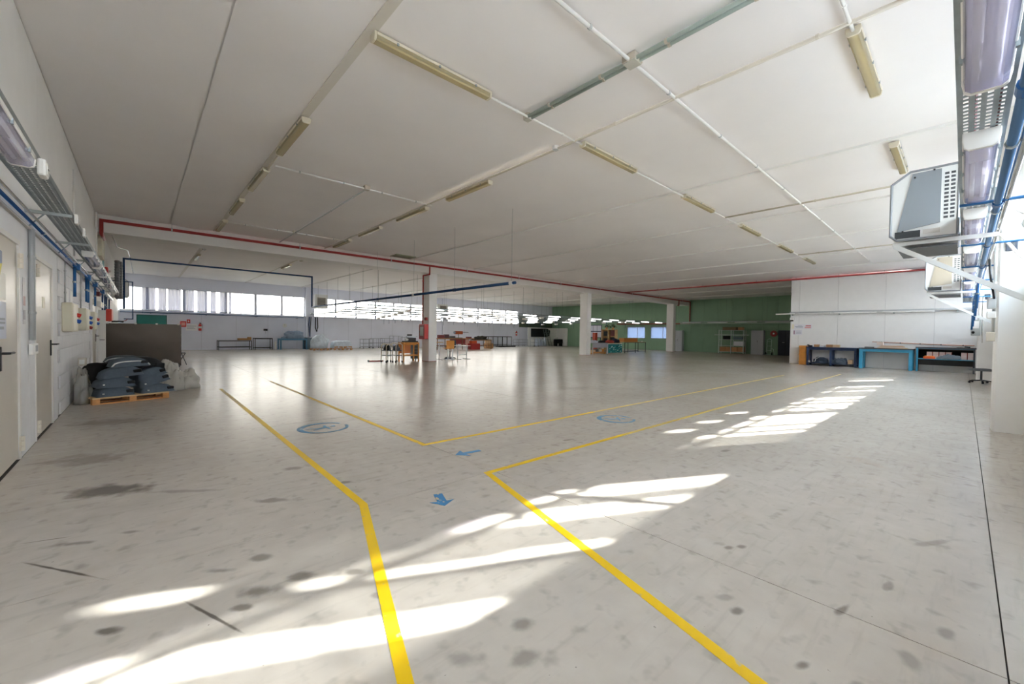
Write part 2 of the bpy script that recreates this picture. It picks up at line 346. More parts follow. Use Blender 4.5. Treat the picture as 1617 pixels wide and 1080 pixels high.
def window(x0, x1, y, z0, z1, pan=2, axis='x'):
    global wn; wn += 1
    F = lambda a0, a1, b0, b1, c0, c1: (a0, a1, b0, b1, c0, c1) if axis == 'x' else (b0, b1, a0, a1, c0, c1)
    m = M(); t = .035
    m.box(*F(x0, x1, y, y+.06, z0, z0+t)).box(*F(x0, x1, y, y+.06, z1-t, z1)).box(*F(x0, x0+t, y, y+.06, z0, z1)).box(*F(x1-t, x1, y, y+.06, z0, z1))
    o = struct(m.build('window_%d' % wn, ALU)); w_ = (x1-x0-2*t)/pan
    for k in range(pan):
        a = x0+t+k*w_
        if k: B(*F(a-.02, a+.02, y+.005, y+.055, z0+t, z1-t)).build('mullion', ALU, o, wc=True)
        B(*F(a+.021 if k else a, a+w_-.021 if k < pan-1 else a+w_, y+.02, y+.026, z0+t, z1-t)).build('pane', FROST if axis == 'y' else (GLASSB if y > 0 else GLASS), o, wc=True)
    return o
xs = [XL, .35, 2.1, 4.32, 6.03, 7.68, 9.25]; xs2 = [9.85+1.64*k for k in range(8)]; xs2[-1] = 21.3; xs3 = [21.9+1.88*k for k in range(6)]
for S in (xs, xs2, xs3):
    for a, b in zip(S[:-1], S[1:]): window(a+.04, b-.04, YB+.08, WZ0, WZ1); B(b-.04, b+.04, YB+.02, YB+.2, WZ0, WZ1).build('mullion', ALU, bpy.data.objects['window_%d' % wn], wc=True)
# green end wall with two low windows
GW = ((18.0, 20.5), (20.8, 23.1))
wr = M().box(XR, XR+.3, 6.3, YB, 0, 1.1).box(XR, XR+.3, 6.3, YB, 2.24, ZC).box(XR, XR+.3, 6.3, GW[0][0], 1.1, 2.24).box(XR, XR+.3, GW[0][1], GW[1][0], 1.1, 2.24).box(XR, XR+.3, GW[1][1], YB, 1.1, 2.24)
wall_right = struct(wr.build('wall_right', mat('green_gap', '#3f5a46', .7)))
y = 6.3
while y < YB-.1:
    y1 = min(y+1.14, YB)
    segs = [(.0, ZC)]
    for g0, g1 in GW:
        if y1 > g0 and y < g1: segs = [(0, 1.08), (2.27, ZC)]
    if any(y1 > g0 > y or y1 > g1 > y for g0, g1 in GW):
        for a, b in ((y, max(y, min(y1, min((g for gg in GW for g in gg), key=lambda q: abs(q-y-.57))))), (min((g for gg in GW for g in gg), key=lambda q: abs(q-y-.57)), y1)):
            if b-a < .05: continue
            inw = any(g0-.01 <= a and b <= g1+.01 for g0, g1 in GW)
            for z0, z1 in ([(0, 1.08), (2.27, ZC)] if inw else [(0, ZC)]): B(XR-.025, XR, a+.006, b-.006, z0, z1).build('wall_panel', GREEN, wall_right, wc=True)
    else:
        for z0, z1 in segs: B(XR-.025, XR, y+.006, y1-.006, z0, z1).build('wall_panel', GREEN, wall_right, wc=True)
    y = y1
for g0, g1 in GW: window(g0, g1, XR+.02, 1.1, 2.24, 2, 'y')
# white block on the right
wp = struct(B(26.03, XR+.3, YN-.3, 6.3, 0, ZC).build('wall_partition', mat('panel_gap', '#cfcfcf', .7)))
for a, b in zip([YN, .9, 2.53, 4.3, 5.93], [.9, 2.53, 4.3, 5.93, 6.3]): B(26.0, 26.03, a+.006, b-.006, .0, 2.62).box(26.0, 26.03, a+.006, b-.006, 2.63, ZC).build('wall_panel', mat('white_panel', '#f1f0ef', .4, var=.015), wp, wc=True)
B(26.0, 27, 6.3, 6.32, 0, ZC).build('wall_panel', MATS['white_panel'], wp, wc=True)
# low white cabin wall in the far corner
cab = struct(M().box(31.9, XR, 32.5, 32.6, 0, 2.08).box(36.6, XR, 30.9, 32.5, 0, 2.08).build('wall_cabin', WHITE))
# window wall behind the camera
NZ0, NZ1 = 2.5, 4.0
wnm = M().box(XL-.3, 26.1, YN-.3, YN, 0, NZ0).box(XL-.3, 26.1, YN-.16, YN-.06, NZ1, ZC).box(XL-.3, 26.1, YN-.06, YN, NZ1+.1, ZC)
for a, b in ((XL-.3, XL+.1), (9.62, 10.12), (21.62, 22.12), (25.9, 26.1)): wnm.box(a, b, YN-.3, YN, NZ0, NZ1)
wall_near = struct(wnm.build('wall_near', WHITE))
for a, b in ((XL+.1, 9.62), (10.12, 21.62), (22.12, 25.9)):
    nn = max(1, round((b-a)/2.35))
    for k in range(nn): window(a+(b-a)*k/nn, a+(b-a)*(k+1)/nn, YN-.14, NZ0, NZ1, 1)
# sheer curtains: behind the camera they leave the gaps the sun comes through
def curtain(x0, x1, y, z0, z1, label, group, amp=.03, fold=.14):
    n = max(6, int((x1-x0)/fold)*6)
    f = lambda a, b: (x0+a*(x1-x0), y+amp*math.sin(2*PI*a*(x1-x0)/fold)*(.5+.5*b), z1-b*(z1-z0))
    return tag(M().grid(f, n, 3).build('curtain', CURT if y < 0 else CURTB, smooth=True), label, 'curtain', group)
gaps = [(1.2, 1.46), (2.2, 2.3), (2.34, 2.42), (3.2, 3.6), (3.95, 4.55), (4.65, 5.2), (7.25, 7.75), (7.88, 8.08), (8.3, 8.95), (9.05, 9.65), (10.3, 10.75), (10.95, 11.4), (11.8, 12.3), (12.45, 13.05), (14.5, 14.75), (16.05, 16.35), (18.8, 19.05)]
x = XL+.1; cuts = [(a+4.68, b+4.68) for a, b in gaps] + [(25.95, 26)]
NTH = 'first second third fourth fifth sixth seventh eighth ninth tenth eleventh twelfth thirteenth fourteenth fifteenth sixteenth seventeenth eighteenth'.split()
for a, b in cuts:
    if a-x > .08: curtain(x, a, YN-.03, NZ0-.05, 3.52, 'off-white sheer curtain in the window wall, %s from the left wall' % NTH.pop(0), 'curtains of the window wall behind the viewer')
    x = b
for k, (a, b) in enumerate(((.1, .72), (.85, 1.2), (1.3, 1.95), (2.12, 2.6), (2.75, 3.3), (3.45, 3.75), (3.95, 4.28), (4.45, 4.6))):
    curtain(a, b, YB-.06, WZ0+.02, WZ1-.03, 'pale sheer curtain, %s from the left in the far windows' % ('first', 'second', 'third', 'fourth', 'fifth', 'sixth', 'seventh', 'eighth')[k], 'sheer curtains at the left end of the far windows', .05, .17)


x = XL+.1; NTH = 'first second third fourth fifth sixth'.split()                                     # unseen strips added above the curtains to cut the sun patches
for a, b in ((7.08, 7.22), (12.8, 13.05), (13.8, 14.05), (15.0, 15.25), (16.05, 16.35), (25.95, 26)):
    t = thing('sun_blocker', 'unseen strip added to block sun over the curtains, %s from the left wall' % NTH.pop(0), 'sun_blocker', (x, YN-.05, 3.5), 0, 'unseen strips added to block sun behind the viewer')
    B(0, a-x, -.004, 0, 0, .56).build('cloth', CURT, t); M().tube([(0, .012, .5), (a-x, .012, .5)], .012).build('rod', ALU, t); x = b

curtain(6.88, 6.98, YN-.03, 2.45, 2.9, 'unseen curtain end added to block sun low in a window wall gap', 'curtains of the window wall behind the viewer')  # cloth end added out of view to trim one sun patch
curtain(7.02, 7.1, YN-.03, 2.86, 3.52, 'unseen curtain end added to block sun high in a window wall gap', 'curtains of the window wall behind the viewer')  # second added end, trims the neighbouring sun patch
# ================================================================= SERVICES
STEEL = mat('galvanised_steel', '#9aa3a5', .38, .75, var=.12, scale=9)
GREY = mat('conduit_grey', '#b9bbbb', .5); BEIGE = mat('conduit_beige', '#cdc4b4', .5); WPLAS = mat('white_plastic', '#f0eeea', .4)
BLUE = mat('blue_pipe', '#1f5f9a', .35, .1); NAVY = mat('dark_blue_pipe', '#17406b', .4, .1); RED = mat('red_pipe', '#97241f', .4, .1); REDB = mat('bright_red', '#d8342c', .4)
YELL = mat('yellowed_housing', '#dad2bd', .45); YLENS = clear('yellowed_lens', '#f2e8c8', .15, .55, '#f6ebc6'); YTUBE = mat('tube_warm', '#f2e6c6', .35)
LENS = clear('clear_lens', '#eceaf6', .08, .3, '#f2f1fa'); REFL = mat('reflector', '#ebe9f5', .25, .2); TUBE = mat('lamp_tube_white', '#fbfaff', .3); DGREY = mat('dark_grey', '#4a4d50', .5)
def fixture(name, label, cat, loc, rz, group, L, W, H, hm, lm, tm, tubes, clips, refl=None):
    t = thing(name, label, cat, loc, rz, group); a = L/2
    B(-a+.03, a-.03, -W/2, W/2, H*.62, H).build('housing', hm, t, bevel=.006)
    pr_ = [(-W/2+.006, H*.62), (-W*.42, H*.15), (-W*.3, 0), (W*.3, 0), (W*.42, H*.15), (W/2-.006, H*.62)]
    M().prism(pr_, -a+.03, a-.03, 'x').build('lens', lm, t)
    for s in (-1, 1): M().prism([(-W/2, H), (-W/2, H*.55), (-W*.44, H*.1), (-W*.3, -.004), (W*.3, -.004), (W*.44, H*.1), (W/2, H*.55), (W/2, H)], s*a-.028*(s > 0), s*a+.028*(s < 0), 'x').build('end_cap', hm, t, bevel=.005)
    for k in range(tubes):
        y = (k-(tubes-1)/2)*W*.36; M().tube([(-a+.06, y, H*.4), (a-.06, y, H*.4)], .013, 12).build('tube', tm, t, smooth=True)
    if refl: B(-a+.05, a-.05, -W*.4, W*.4, H*.56, H*.6).build('reflector', refl, t)
    for k in range(clips):
        x = -a+L*(k+.5)/clips
        for s in (-1, 1): B(x-.012, x+.012, s*W/2-.006, s*W/2+.006, H*.45, H*.78).build('clip', STEEL, t)
    return t
lamp0 = None
def ceiling_lamp(x, y, rz, label, first=[None]):
    loc = (x, y, ZC-.04-.085)
    if first[0] is None:
        first[0] = fixture('batten_lamp', label, 'lamp', loc, rz, 'batten lamps on the ceiling', 1.62, .13, .085, YELL, YLENS, YTUBE, 1, 3); return
    dup(first[0], loc, label, rz)
ORD = ['first', 'second', 'third', 'fourth', 'fifth', 'sixth', 'seventh', 'eighth']
for k, y in enumerate((7.55, 10.15, 12.78, 15.43)): ceiling_lamp(1.87, y, PI/2, 'yellowed batten lamp, %s from the near end of the left ceiling row' % ORD[k])
for k, y in enumerate((7.57, 10.13, 12.85, 15.3)): ceiling_lamp(5.46, y, PI/2, 'yellowed batten lamp, %s from the near end of the middle ceiling row' % ORD[k])
for k, x in enumerate((2.67, 6.28, 9.94, 13.44, 17.04, 20.4)): ceiling_lamp(x, 4.36, 0, 'yellowed batten lamp, %s from the left in the row crossing the ceiling' % ORD[k])
for k, x in enumerate((6.25, 9.9)): ceiling_lamp(x, .85, 0, ('yellowed batten lamp hanging nearest the top right', 'yellowed batten lamp above the grey heater at right')[k])
for k, (x, y) in enumerate(((1.91, 19.7), (1.91, 23.0), (5.45, 19.6), (5.45, 22.9))): ceiling_lamp(x, y, PI/2, 'batten lamp beyond the beam, %s' % ('left row, nearer one', 'left row, farther one', 'right row, nearer one', 'right row, farther one')[k])
def run(name, label, cat, pts, r, m, group=None, clips=0, cm=None, n=8):
    pts = [Vector(p) for p in pts]
    t = thing(name, label, cat, pts[0], 0, group); M().tube(pts, r, n).build('pipe', m, t, wc=True, smooth=True)
    for k in range(clips):
        L = [(b-a).length for a, b in zip(pts, pts[1:])]; d = sum(L)*(k+.5)/clips; i = 0
        while d > L[i]: d -= L[i]; i += 1
        c = pts[i].lerp(pts[i+1], d/L[i]); v = (pts[i+1]-pts[i]).normalized()*.015
        M().tube([c-v, c+v], r*1.35, n).build('clip', cm or m, t, wc=True)
    return t
zc = ZC-.086
G = 'conduits along the ceiling'
run('conduit', 'white conduit crossing the ceiling under the big junction box', 'conduit', [(2.6, 2.67, zc), (22.7, 2.67, zc)], .02, WPLAS, G, 12, GREY)
for q, dx in enumerate((-.035, .035)): run('conduit', 'grey green conduit of the twin run, %s one' % ('left', 'right')[q], 'conduit', [(4.24+dx, 4.36, zc+.005), (4.24+dx, -.74, zc+.005)], .022, mat('conduit_green_grey', '#a9b5ad', .45), G, 6, BEIGE)
run('conduit', 'long beige conduit beside the middle lamp row', 'conduit', [(5.28, 16.6, zc), (5.28, -.74, zc)], .02, BEIGE, G, 14)
run('conduit', 'short conduit joining the cross row beyond the second lamp', 'conduit', [(11.54, 4.36, zc), (11.54, -.9, zc)], .022, BEIGE, G, 4)
run('conduit', 'farthest short conduit towards the white partition wall', 'conduit', [(18.65, 4.36, zc), (18.65, -.9, zc)], .022, BEIGE, G, 4)
run('conduit', 'white conduit linking left and middle lamp rows, nearer one', 'conduit', [(1.95, 9.02, zc), (5.4, 9.02, zc)], .018, WPLAS, G, 4, GREY)
run('conduit', 'white conduit linking left and middle lamp rows, farther one', 'conduit', [(1.95, 14.72, zc), (5.4, 14.72, zc)], .018, WPLAS, G, 4, GREY)
run('conduit', 'thin conduit running to the beam between two lamp rows', 'conduit', [(3.75, 9.02, zc), (3.75, 16.7, zc)], .018, GREY, G, 5)
for k, (a, b) in enumerate(((3.5, 5.46), (7.1, 9.12), (10.76, 12.62), (14.27, 16.2), (17.86, 19.58))):
    run('conduit', 'short white conduit between lamps %s and %s of the crossing row' % (('one', 'two', 'three', 'four', 'five')[k], ('two', 'three', 'four', 'five', 'six')[k]), 'conduit', [(a, 4.36, zc), (b, 4.36, zc)], .016, WPLAS, G, 2)
run('conduit', 'short white conduit feeding the lamp nearest the top right', 'conduit', [(3.6, .85, zc), (5.43, .85, zc)], .018, WPLAS, G, 2)
run('conduit', 'short conduit between first and second lamps of the left row', 'conduit', [(1.87, 8.38, zc), (1.87, 9.32, zc)], .018, BEIGE, G, 1)
def jbox(label, x, y, s, round_=False):
    t = thing('junction_box', label, 'junction box', (x, y, ZC-.1), 0, 'junction boxes on the ceiling')
    if round_: M().lathe([(s, 0), (s, .06), (s*.6, .07)]).build('body', WPLAS, t); M().lathe([(s*.5, -.012), (s*.9, 0)]).build('lid', GREY, t)
    else: B(-s, s, -s, s, 0, .08).build('body', BEIGE, t, bevel=.006); B(-s*.9, s*.9, -s*.9, s*.9, -.012, 0).build('lid', mat('box_lid', '#c4c0b4', .5), t)
jbox('square grey junction box where two ceiling conduits cross', 4.24, 2.67, .085); jbox('small junction box at the end of the twin conduits', 4.24, 4.4, .05)
jbox('small round junction box on the beige ceiling conduit', 5.28, 4.78, .06, True); jbox('small white junction box on the nearer linking conduit', 3.75, 9.02, .06); jbox('small white junction box on the farther linking conduit', 3.75, 14.72, .06)
# red fire pipes
def hang(t, x, y, z): M().tube([(x, y, z), (x, y, ZC-.02)], .005, 5).build('hanger_rod', STEEL, t, wc=True); M().tube([(x-.02, y, z), (x+.02, y, z)], .06, 10).build('hanger_ring', GREY, t, wc=True)
t = run('fire_pipe', 'long red fire pipe running along the white beam', 'pipe', [(-.8, 17.7, 4.06), (-.8, 16.62, 4.06), (-.8, 16.62, 4.43), (36.62, 16.62, 4.46), (36.62, 16.62, 2.5), (36.62, 24.2, 2.5)], .045, RED, None, 0, n=10)
for x in (.75, 4.4, 8.0, 12, 15.5, 19, 23, 27, 31, 35): hang(t, x, 16.62, 4.44)
t = run('fire_pipe', 'red fire pipe branching off towards the white partition wall', 'pipe', [(25.9, 16.66, 4.45), (25.9, .9, 4.5)], .045, RED, n=10)
for y in (14, 11, 8, 6.1, 4.3, 2.6): hang(t, 25.9, y, 4.48)
run('fire_pipe', 'red pipe dropping to the fire cabinet on the column', 'pipe', [(9.93, 16.66, 4.42), (9.93, 16.66, 4.05), (9.93, 17.25, 4.05), (9.93, 17.25, 1.74)], .03, RED, n=10, clips=4, cm=REDB)
run('fire_pipe', 'short red pipe stub at the farthest column head', 'pipe', [(34.55, 16.66, 4.42), (34.55, 16.66, 4.02), (34.34, 16.66, 4.02)], .04, RED, n=8)
# blue air pipes
t = run('air_pipe', 'dark blue pipe hung across the room at mid height', 'pipe', [(-.5, 24.5, 2.2), (-.5, 24.5, 4.36), (7.12, 24.5, 4.36), (7.12, 24.5, 2.68), (7.12, 7.75, 2.68)], .04, NAVY, n=10)
for y in (7.9, 10.5, 13, 16, 19): M().tube([(7.12, y, 2.7), (7.12, y, ZC-.04)], .004, 5).build('wire', STEEL, t, wc=True); M().tube([(7.12, y-.06, 2.68), (7.12, y+.06, 2.68)], .052, 10).build('clip', WPLAS if y in (7.9, 13) else NAVY, t, wc=True)
t = run('air_pipe', 'thin blue pipe dropping beside the far left heater', 'pipe', [(-.9, 24.2, 3.35), (-.22, 24.2, 3.35), (-.22, 24.2, 1.75), (-.5, 24.2, 1.75)], .02, NAVY)
B(XL-.004, XL+.02, 24.15, 24.25, 3.3, 3.4).build('wall_flange', NAVY, t, wc=True)
t = run('air_pipe', 'blue rail along the far wall under the windows', 'pipe', [(-.85, 32.9, 2.3), (9.0, 32.9, 2.3)], .03, NAVY, clips=5)
for x in (.5, 3.2, 6, 8.6): B(x-.02, x+.02, 32.9, 33.38, 2.24, 2.27).build('bracket', STEEL, t, wc=True)
t = run('air_pipe', 'pale rail along the far wall above the blue one', 'pipe', [(-.85, 32.85, 2.46), (9.0, 32.85, 2.5)], .025, STEEL, clips=5)
for x in (1.5, 4.6, 7.4): B(x-.02, x+.02, 32.85, 33.29, 2.42, 2.44).build('bracket', STEEL, t, wc=True)
# left wall: perforated cable tray with brackets, lamps, blue pipe, drops
def tray_mesh(L, W):                                # bottom with four rows of slots, along +x
    m = M(); n = int(L/.055); rows = 4; wv = W/(rows*2+1)
    for k in range(rows+1): m.box(0, L, k*2*wv, k*2*wv+wv, 0, .003)
    for k in range(rows):
        for i in range(n): m.box(i*.055, i*.055+.022, k*2*wv+wv, k*2*wv+2*wv, 0, .003)
    return m
t = thing('cable_tray', 'perforated steel cable tray bracketed along the left wall', 'cable tray', (-.58, 2.0, 2.66))
b = tray_mesh(21, .21); b.v = [(-y, x, z) for x, y, z in b.v]; b.build('perforated_base', STEEL, t)
B(-.003, 0, 0, 21, 0, .06).box(-.213, -.21, 0, 21, 0, .06).build('side_rail', STEEL, t)
for k in range(9): B(-.35, .01, .45+2.22*k, .49+2.22*k, -.035, -.002).build('bracket', mat('bracket_steel', '#b4bbba', .4, .6), t); M().bar((-.33, .47+2.22*k, -.2), (-.2, .47+2.22*k, -.03), .012).build('brace', STEEL, t)
M().tube([(-.06, 0, .02), (-.06, 21, .02)], .018, 6).tube([(-.11, 0, .02), (-.11, 21, .02)], .014, 6).tube([(-.15, 0, .018), (-.15, 21, .018)], .012, 6).build('cable', DGREY, t)
first = fixture('tray_lamp', 'clear lens lamp under the left tray, nearest the viewer', 'lamp', (-.645, 3.92, 2.56), PI/2, 'lamps under the left cable tray', 1.6, .15, .1, WPLAS, LENS, TUBE, 2, 3, REFL)
for k in range(6): dup(first, (-.645, 10.75+1.95*k, 2.56), 'clear lens lamp under the left tray, %s past the doors' % ORD[k])
t = thing('socket_outlet', 'white outlet beside the nearest lamp of the left tray', 'socket', (-.56, 4.86, 2.54), 0, 'outlets on the left cable tray'); B(-.02, .03, -.07, .07, 0, .13).build('body', WPLAS, t, bevel=.015); B(.03, .034, -.045, .045, .02, .1).build('face', CLIPW if 'CLIPW' in globals() else WPLAS, t); B(.034, .036, -.02, .02, .06, .068).build('slot', DARK, t)
for k, y in enumerate((7.1, 8.0)):
    t = thing('socket_outlet', 'small white outlet clipped to the left tray, %s one' % ('nearer', 'farther')[k], 'socket', (-.565, y, 2.6), 0, 'outlets on the left cable tray'); B(0, .03, -.06, .06, -.01, .1).build('body', WPLAS, t, bevel=.006); B(.03, .034, -.03, .03, .02, .07).build('face', GREY, t)
t = run('air_pipe', 'blue air pipe running along the left wall under the tray', 'pipe', [(-.86, 2.0, 2.5), (-.86, 24.0, 2.5)], .016, mat('left_pipe_blue', '#1d4a80', .3, .3), clips=10, cm=STEEL)
for y in (11.0, 13.2, 15.2, 18): B(-.9, -.8, y-.09, y+.09, 2.42, 2.54).build('valve', BLUE, t, wc=True, bevel=.01)
run('steel_pipe', 'thin bright steel pipe beside the left blue pipe', 'pipe', [(-.82, 2.0, 2.53), (-.82, 24, 2.53)], .012, mat('bright_steel', '#cfd4d8', .15, .9))
for k, (y, z) in enumerate(((10.75, 1.92), (12.95, 1.93), (13.35, 1.93), (15.3, 1.93), (18.2, 1.75), (19.4, 1.8), (20.3, 1.75), (22, 1.6))):
    run('air_hose', 'blue air drop pipe on the left wall, %s from the doors' % ORD[k], 'hose', [(-.86, y, 2.45), (-.86, y, z)], .022, BLUE if k < 4 else NAVY, 'blue drop pipes on the left wall', 1, STEEL)
for k, (y, z0, z1) in enumerate(((7.05, 1.22, 2.47), (7.16, 1.22, 2.47), (9.9, 1.76, 2.47), (12.3, 1.75, 2.47), (14.3, 1.75, 2.47))):
    run('conduit', ('grey conduit left of the pair between the first doors', 'grey conduit right of the pair between the first doors', 'thin grey conduit above the first socket box', 'thin grey conduit above the second socket box', 'thin grey conduit above the third socket box')[k], 'conduit', [(XL+.02, y, z0), (XL+.02, y, z1)], .02 if k < 2 else .011, GREY, 'conduits on the left wall', 2)
t = thing('switch_box', 'small white box with torn label between the first doors', 'switch', (XL+.01, 7.1, 1.06)); B(-.005, .03, -.12, .2, 0, .12).build('body', WPLAS, t, bevel=.006); B(.03, .032, .02, .16, .03, .1).build('label_plate', mat('label_grey', '#b8babd', .6), t)
def socket_box(label, y0, y1, z0, z1, cols):
    t = thing('electrical_box', label, 'socket box', (XL, (y0+y1)/2, z0), 0, 'cream socket boxes on the left wall'); h = z1-z0; w_ = (y1-y0)/2
    B(0, .12, -w_, w_, 0, h).build('housing', mat('box_cream', '#dcd5bd', .45), t, bevel=.012)
    B(.12, .125, -w_*.8, w_*.2, .03, h-.03).build('lid', mat('lid_cream', '#e2dcc6', .4), t)
    for k, c in enumerate(cols):
        z = h*.62-k*.105; M().tube([(.1, w_*.55, z), (.155, w_*.6, z-.02)], .034, 10).build('socket', {'r': REDB, 'b': mat('socket_blue', '#1d56b5', .4), 'd': mat('socket_dark_red', '#a12a25', .4)}[c], t)
    return t
socket_box('cream socket box with red and blue sockets, nearest the doors', 9.66, 10.55, 1.3, 1.77, 'rb'); socket_box('cream socket box with two blue and one red socket', 12.0, 12.9, 1.31, 1.76, 'bbd'); socket_box('narrow cream socket box beside the third door', 14.2, 15.0, 1.32, 1.75, 'rb')
def paper(name, label, x, y, z, w_, h, axis, col, lines=(), cat='sign', group=None):
    t = thing(name, label, cat, (x, y, z), 0, group); s = .004
    if axis == 'x': B(0, s, -w_/2, w_/2, 0, h).build('sheet', mat(col, col, .5), t)
    elif axis == '-x': B(-s, 0, -w_/2, w_/2, 0, h).build('sheet', mat(col, col, .5), t)
    else: B(-w_/2, w_/2, -s, 0, 0, h).build('sheet', mat(col, col, .5), t)
    for (a0, a1, b0, b1, c) in lines:
        p0, p1 = (a0-.5)*w_, (a1-.5)*w_
        if axis == 'x': m = B(s, s+.002, p0, p1, b0*h, b1*h)
        elif axis == '-x': m = B(-s-.002, -s, p0, p1, b0*h, b1*h)
        else: m = B(p0, p1, -s-.002, -s, b0*h, b1*h)
        m.build('print', mat(c, c, .5), t)
    return t
LG = '#9aa0ae'
paper('notice', 'pale blue sheet taped to the first door', XL-.012, 5.8, 1.26, .5, .34, 'x', '#ccd2e2', ((.3, .9, .5, .56, LG), (.3, .9, .4, .46, LG), (.5, .8, .25, .33, LG)))
paper('notice', 'white sheet high on the first door below the yellow triangle', XL-.012, 5.83, 1.62, .42, .25, 'x', '#f3f0e6')
t = thing('warning_sign', 'yellow triangular sign on the first door', 'sign', (XL-.012, 5.82, 1.85)); M().prism([(-.2, .06), (.1, .1), (0, -.03), (-.02, -.1)], 0, .005, 'x').build('plate', mat('sign_yellow', '#d2c63c', .5), t)
paper('door_plate', 'small blue grey plate above the yellow sign on the first door', XL-.012, 5.86, 1.94, .12, .12, 'x', '#7d87a3')
paper('notice', 'tall narrow strip of labels beside the first door frame', XL-.002, 6.8, 1.4, .12, .5, 'x', '#cfccce', ((.1, .9, .1, .3, '#a6a1a6'), (.1, .9, .4, .6, '#b58d90')))
paper('notice', 'white leaflet pinned on the second door', XL-.012, 8.1, 1.62, .2, .14, 'x', '#efe7cf')
paper('notice', 'white sheet above the first socket box, left one', XL, 10.35, 1.78, .35, .25, 'x', '#f7f7f5'); paper('notice', 'white sheet above the first socket box, right one', XL, 10.95, 1.72, .4, .3, 'x', '#f7f7f5')
paper('notice', 'small notice with dark print beside the first socket box', XL, 11.2, 1.45, .55, .22, 'x', '#e2dbe0', ((.1, .5, .6, .85, '#8b4a52'), (.5, .95, .55, .7, '#55505c'), (.3, .7, .1, .3, '#a8707a')))
paper('notice', 'white sheet over the third door frame', XL, 16.2, 2.06, .9, .3, 'x', '#f5f4f1')
for k, y in enumerate((17.3, 18.3)):
    t = thing('emergency_light', 'cream emergency light box past the third door, %s one' % ('nearer', 'farther')[k], 'emergency light', (XL, y, 1.98), 0, 'emergency lights on the left wall'); B(0, .08, -.25, .25, 0, .17).build('body', WPLAS, t, bevel=.01); B(.08, .084, -.2, .2, .03, .14).build('lens', YTUBE, t)
t = thing('alarm_box', 'dark red alarm box under the left blue pipe', 'alarm', (XL, 16.9, 2.28)); B(0, .08, -.2, .2, 0, .12).build('body', mat('dark_red', '#6d2424', .5), t, bevel=.01); M().tube([(.08, 0, .06), (.1, 0, .06)], .035).build('button', RED, t)
t = thing('electrical_box', 'bright orange red box on the left wall above the steel sheet', 'electrical box', (XL, 20.6, 1.6)); B(0, .2, -.5, .5, 0, .42).build('body', mat('orange_red', '#e8432a', .4), t, bevel=.015); B(.05, .15, -.505, -.5, .05, .37).build('lid', mat('orange_red_lid', '#dd3a22', .4), t)
t = thing('breaker_box', 'tall cream box high on the left wall', 'electrical box', (XL, 17.9, 3.5)); B(0, .1, -.6, .6, 0, .6).build('body', mat('box_cream', '#dcd5bd', .45), t, bevel=.01); B(.1, .105, -.5, .5, .05, .55).build('lid', MATS['lid_cream'], t)
paper('wall_plate', 'teal plate high on the left wall beside a cream box', XL, 19.9, 3.4, .9, .65, 'x', '#1f7f84')
t = thing('alarm_siren', 'small red and white alarm siren on the left wall', 'alarm', (XL, 20.6, 3.3)); B(0, .1, -.25, .25, 0, .2).build('body', REDB, t, bevel=.02); M().tube([(.1, .05, .1), (.16, .05, .1)], [.07, .05]).build('lens', WPLAS, t); B(0, .12, -.25, .25, -.16, -.02).build('base', WPLAS, t, bevel=.01)
run('conduit', 'white conduit climbing the left wall to the ceiling near the beam', 'conduit', [(XL+.02, 11.2, 2.7), (XL+.02, 11.2, 4.3)], .014, WPLAS, 'conduits on the left wall', 2)
run('conduit', 'white conduit rising to the ceiling at the beam end', 'conduit', [(XL+.03, 16.4, 2.8), (XL+.03, 16.4, 4.6)], .02, WPLAS, 'conduits on the left wall', 2)
t = thing('junction_box', 'white box on the wall beside the beam end', 'junction box', (XL, 15.9, 3.25)); B(0, .06, -.1, .1, 0, .15).build('body', WPLAS, t, bevel=.006); B(.06, .065, -.08, .08, .02, .13).build('lid', GREY, t)
run('steel_pipe', 'bent chrome pipe beside the red pipe end on the left', 'pipe', [(-.6, 17.0, 4.1), (-.55, 19, 4.05), (-.3, 19.5, 4.05), (-.3, 24, 4.4), (-.25, 30, 4.3)], .015, MATS['bright_steel'])
t = thing('duct_bundle', 'bundle of grey flexible ducts hanging by the left wall', 'duct', (-.62, 22, 2.5))
for k in range(5):
    y = -.5+.3*k; x = .06*(k % 2); M().lathe([(.07+.012*(i % 2), i*.05) for i in range(29)], (x, y, 0), 10).build('duct', mat('duct_grey', '#74787b', .5, .3), t)
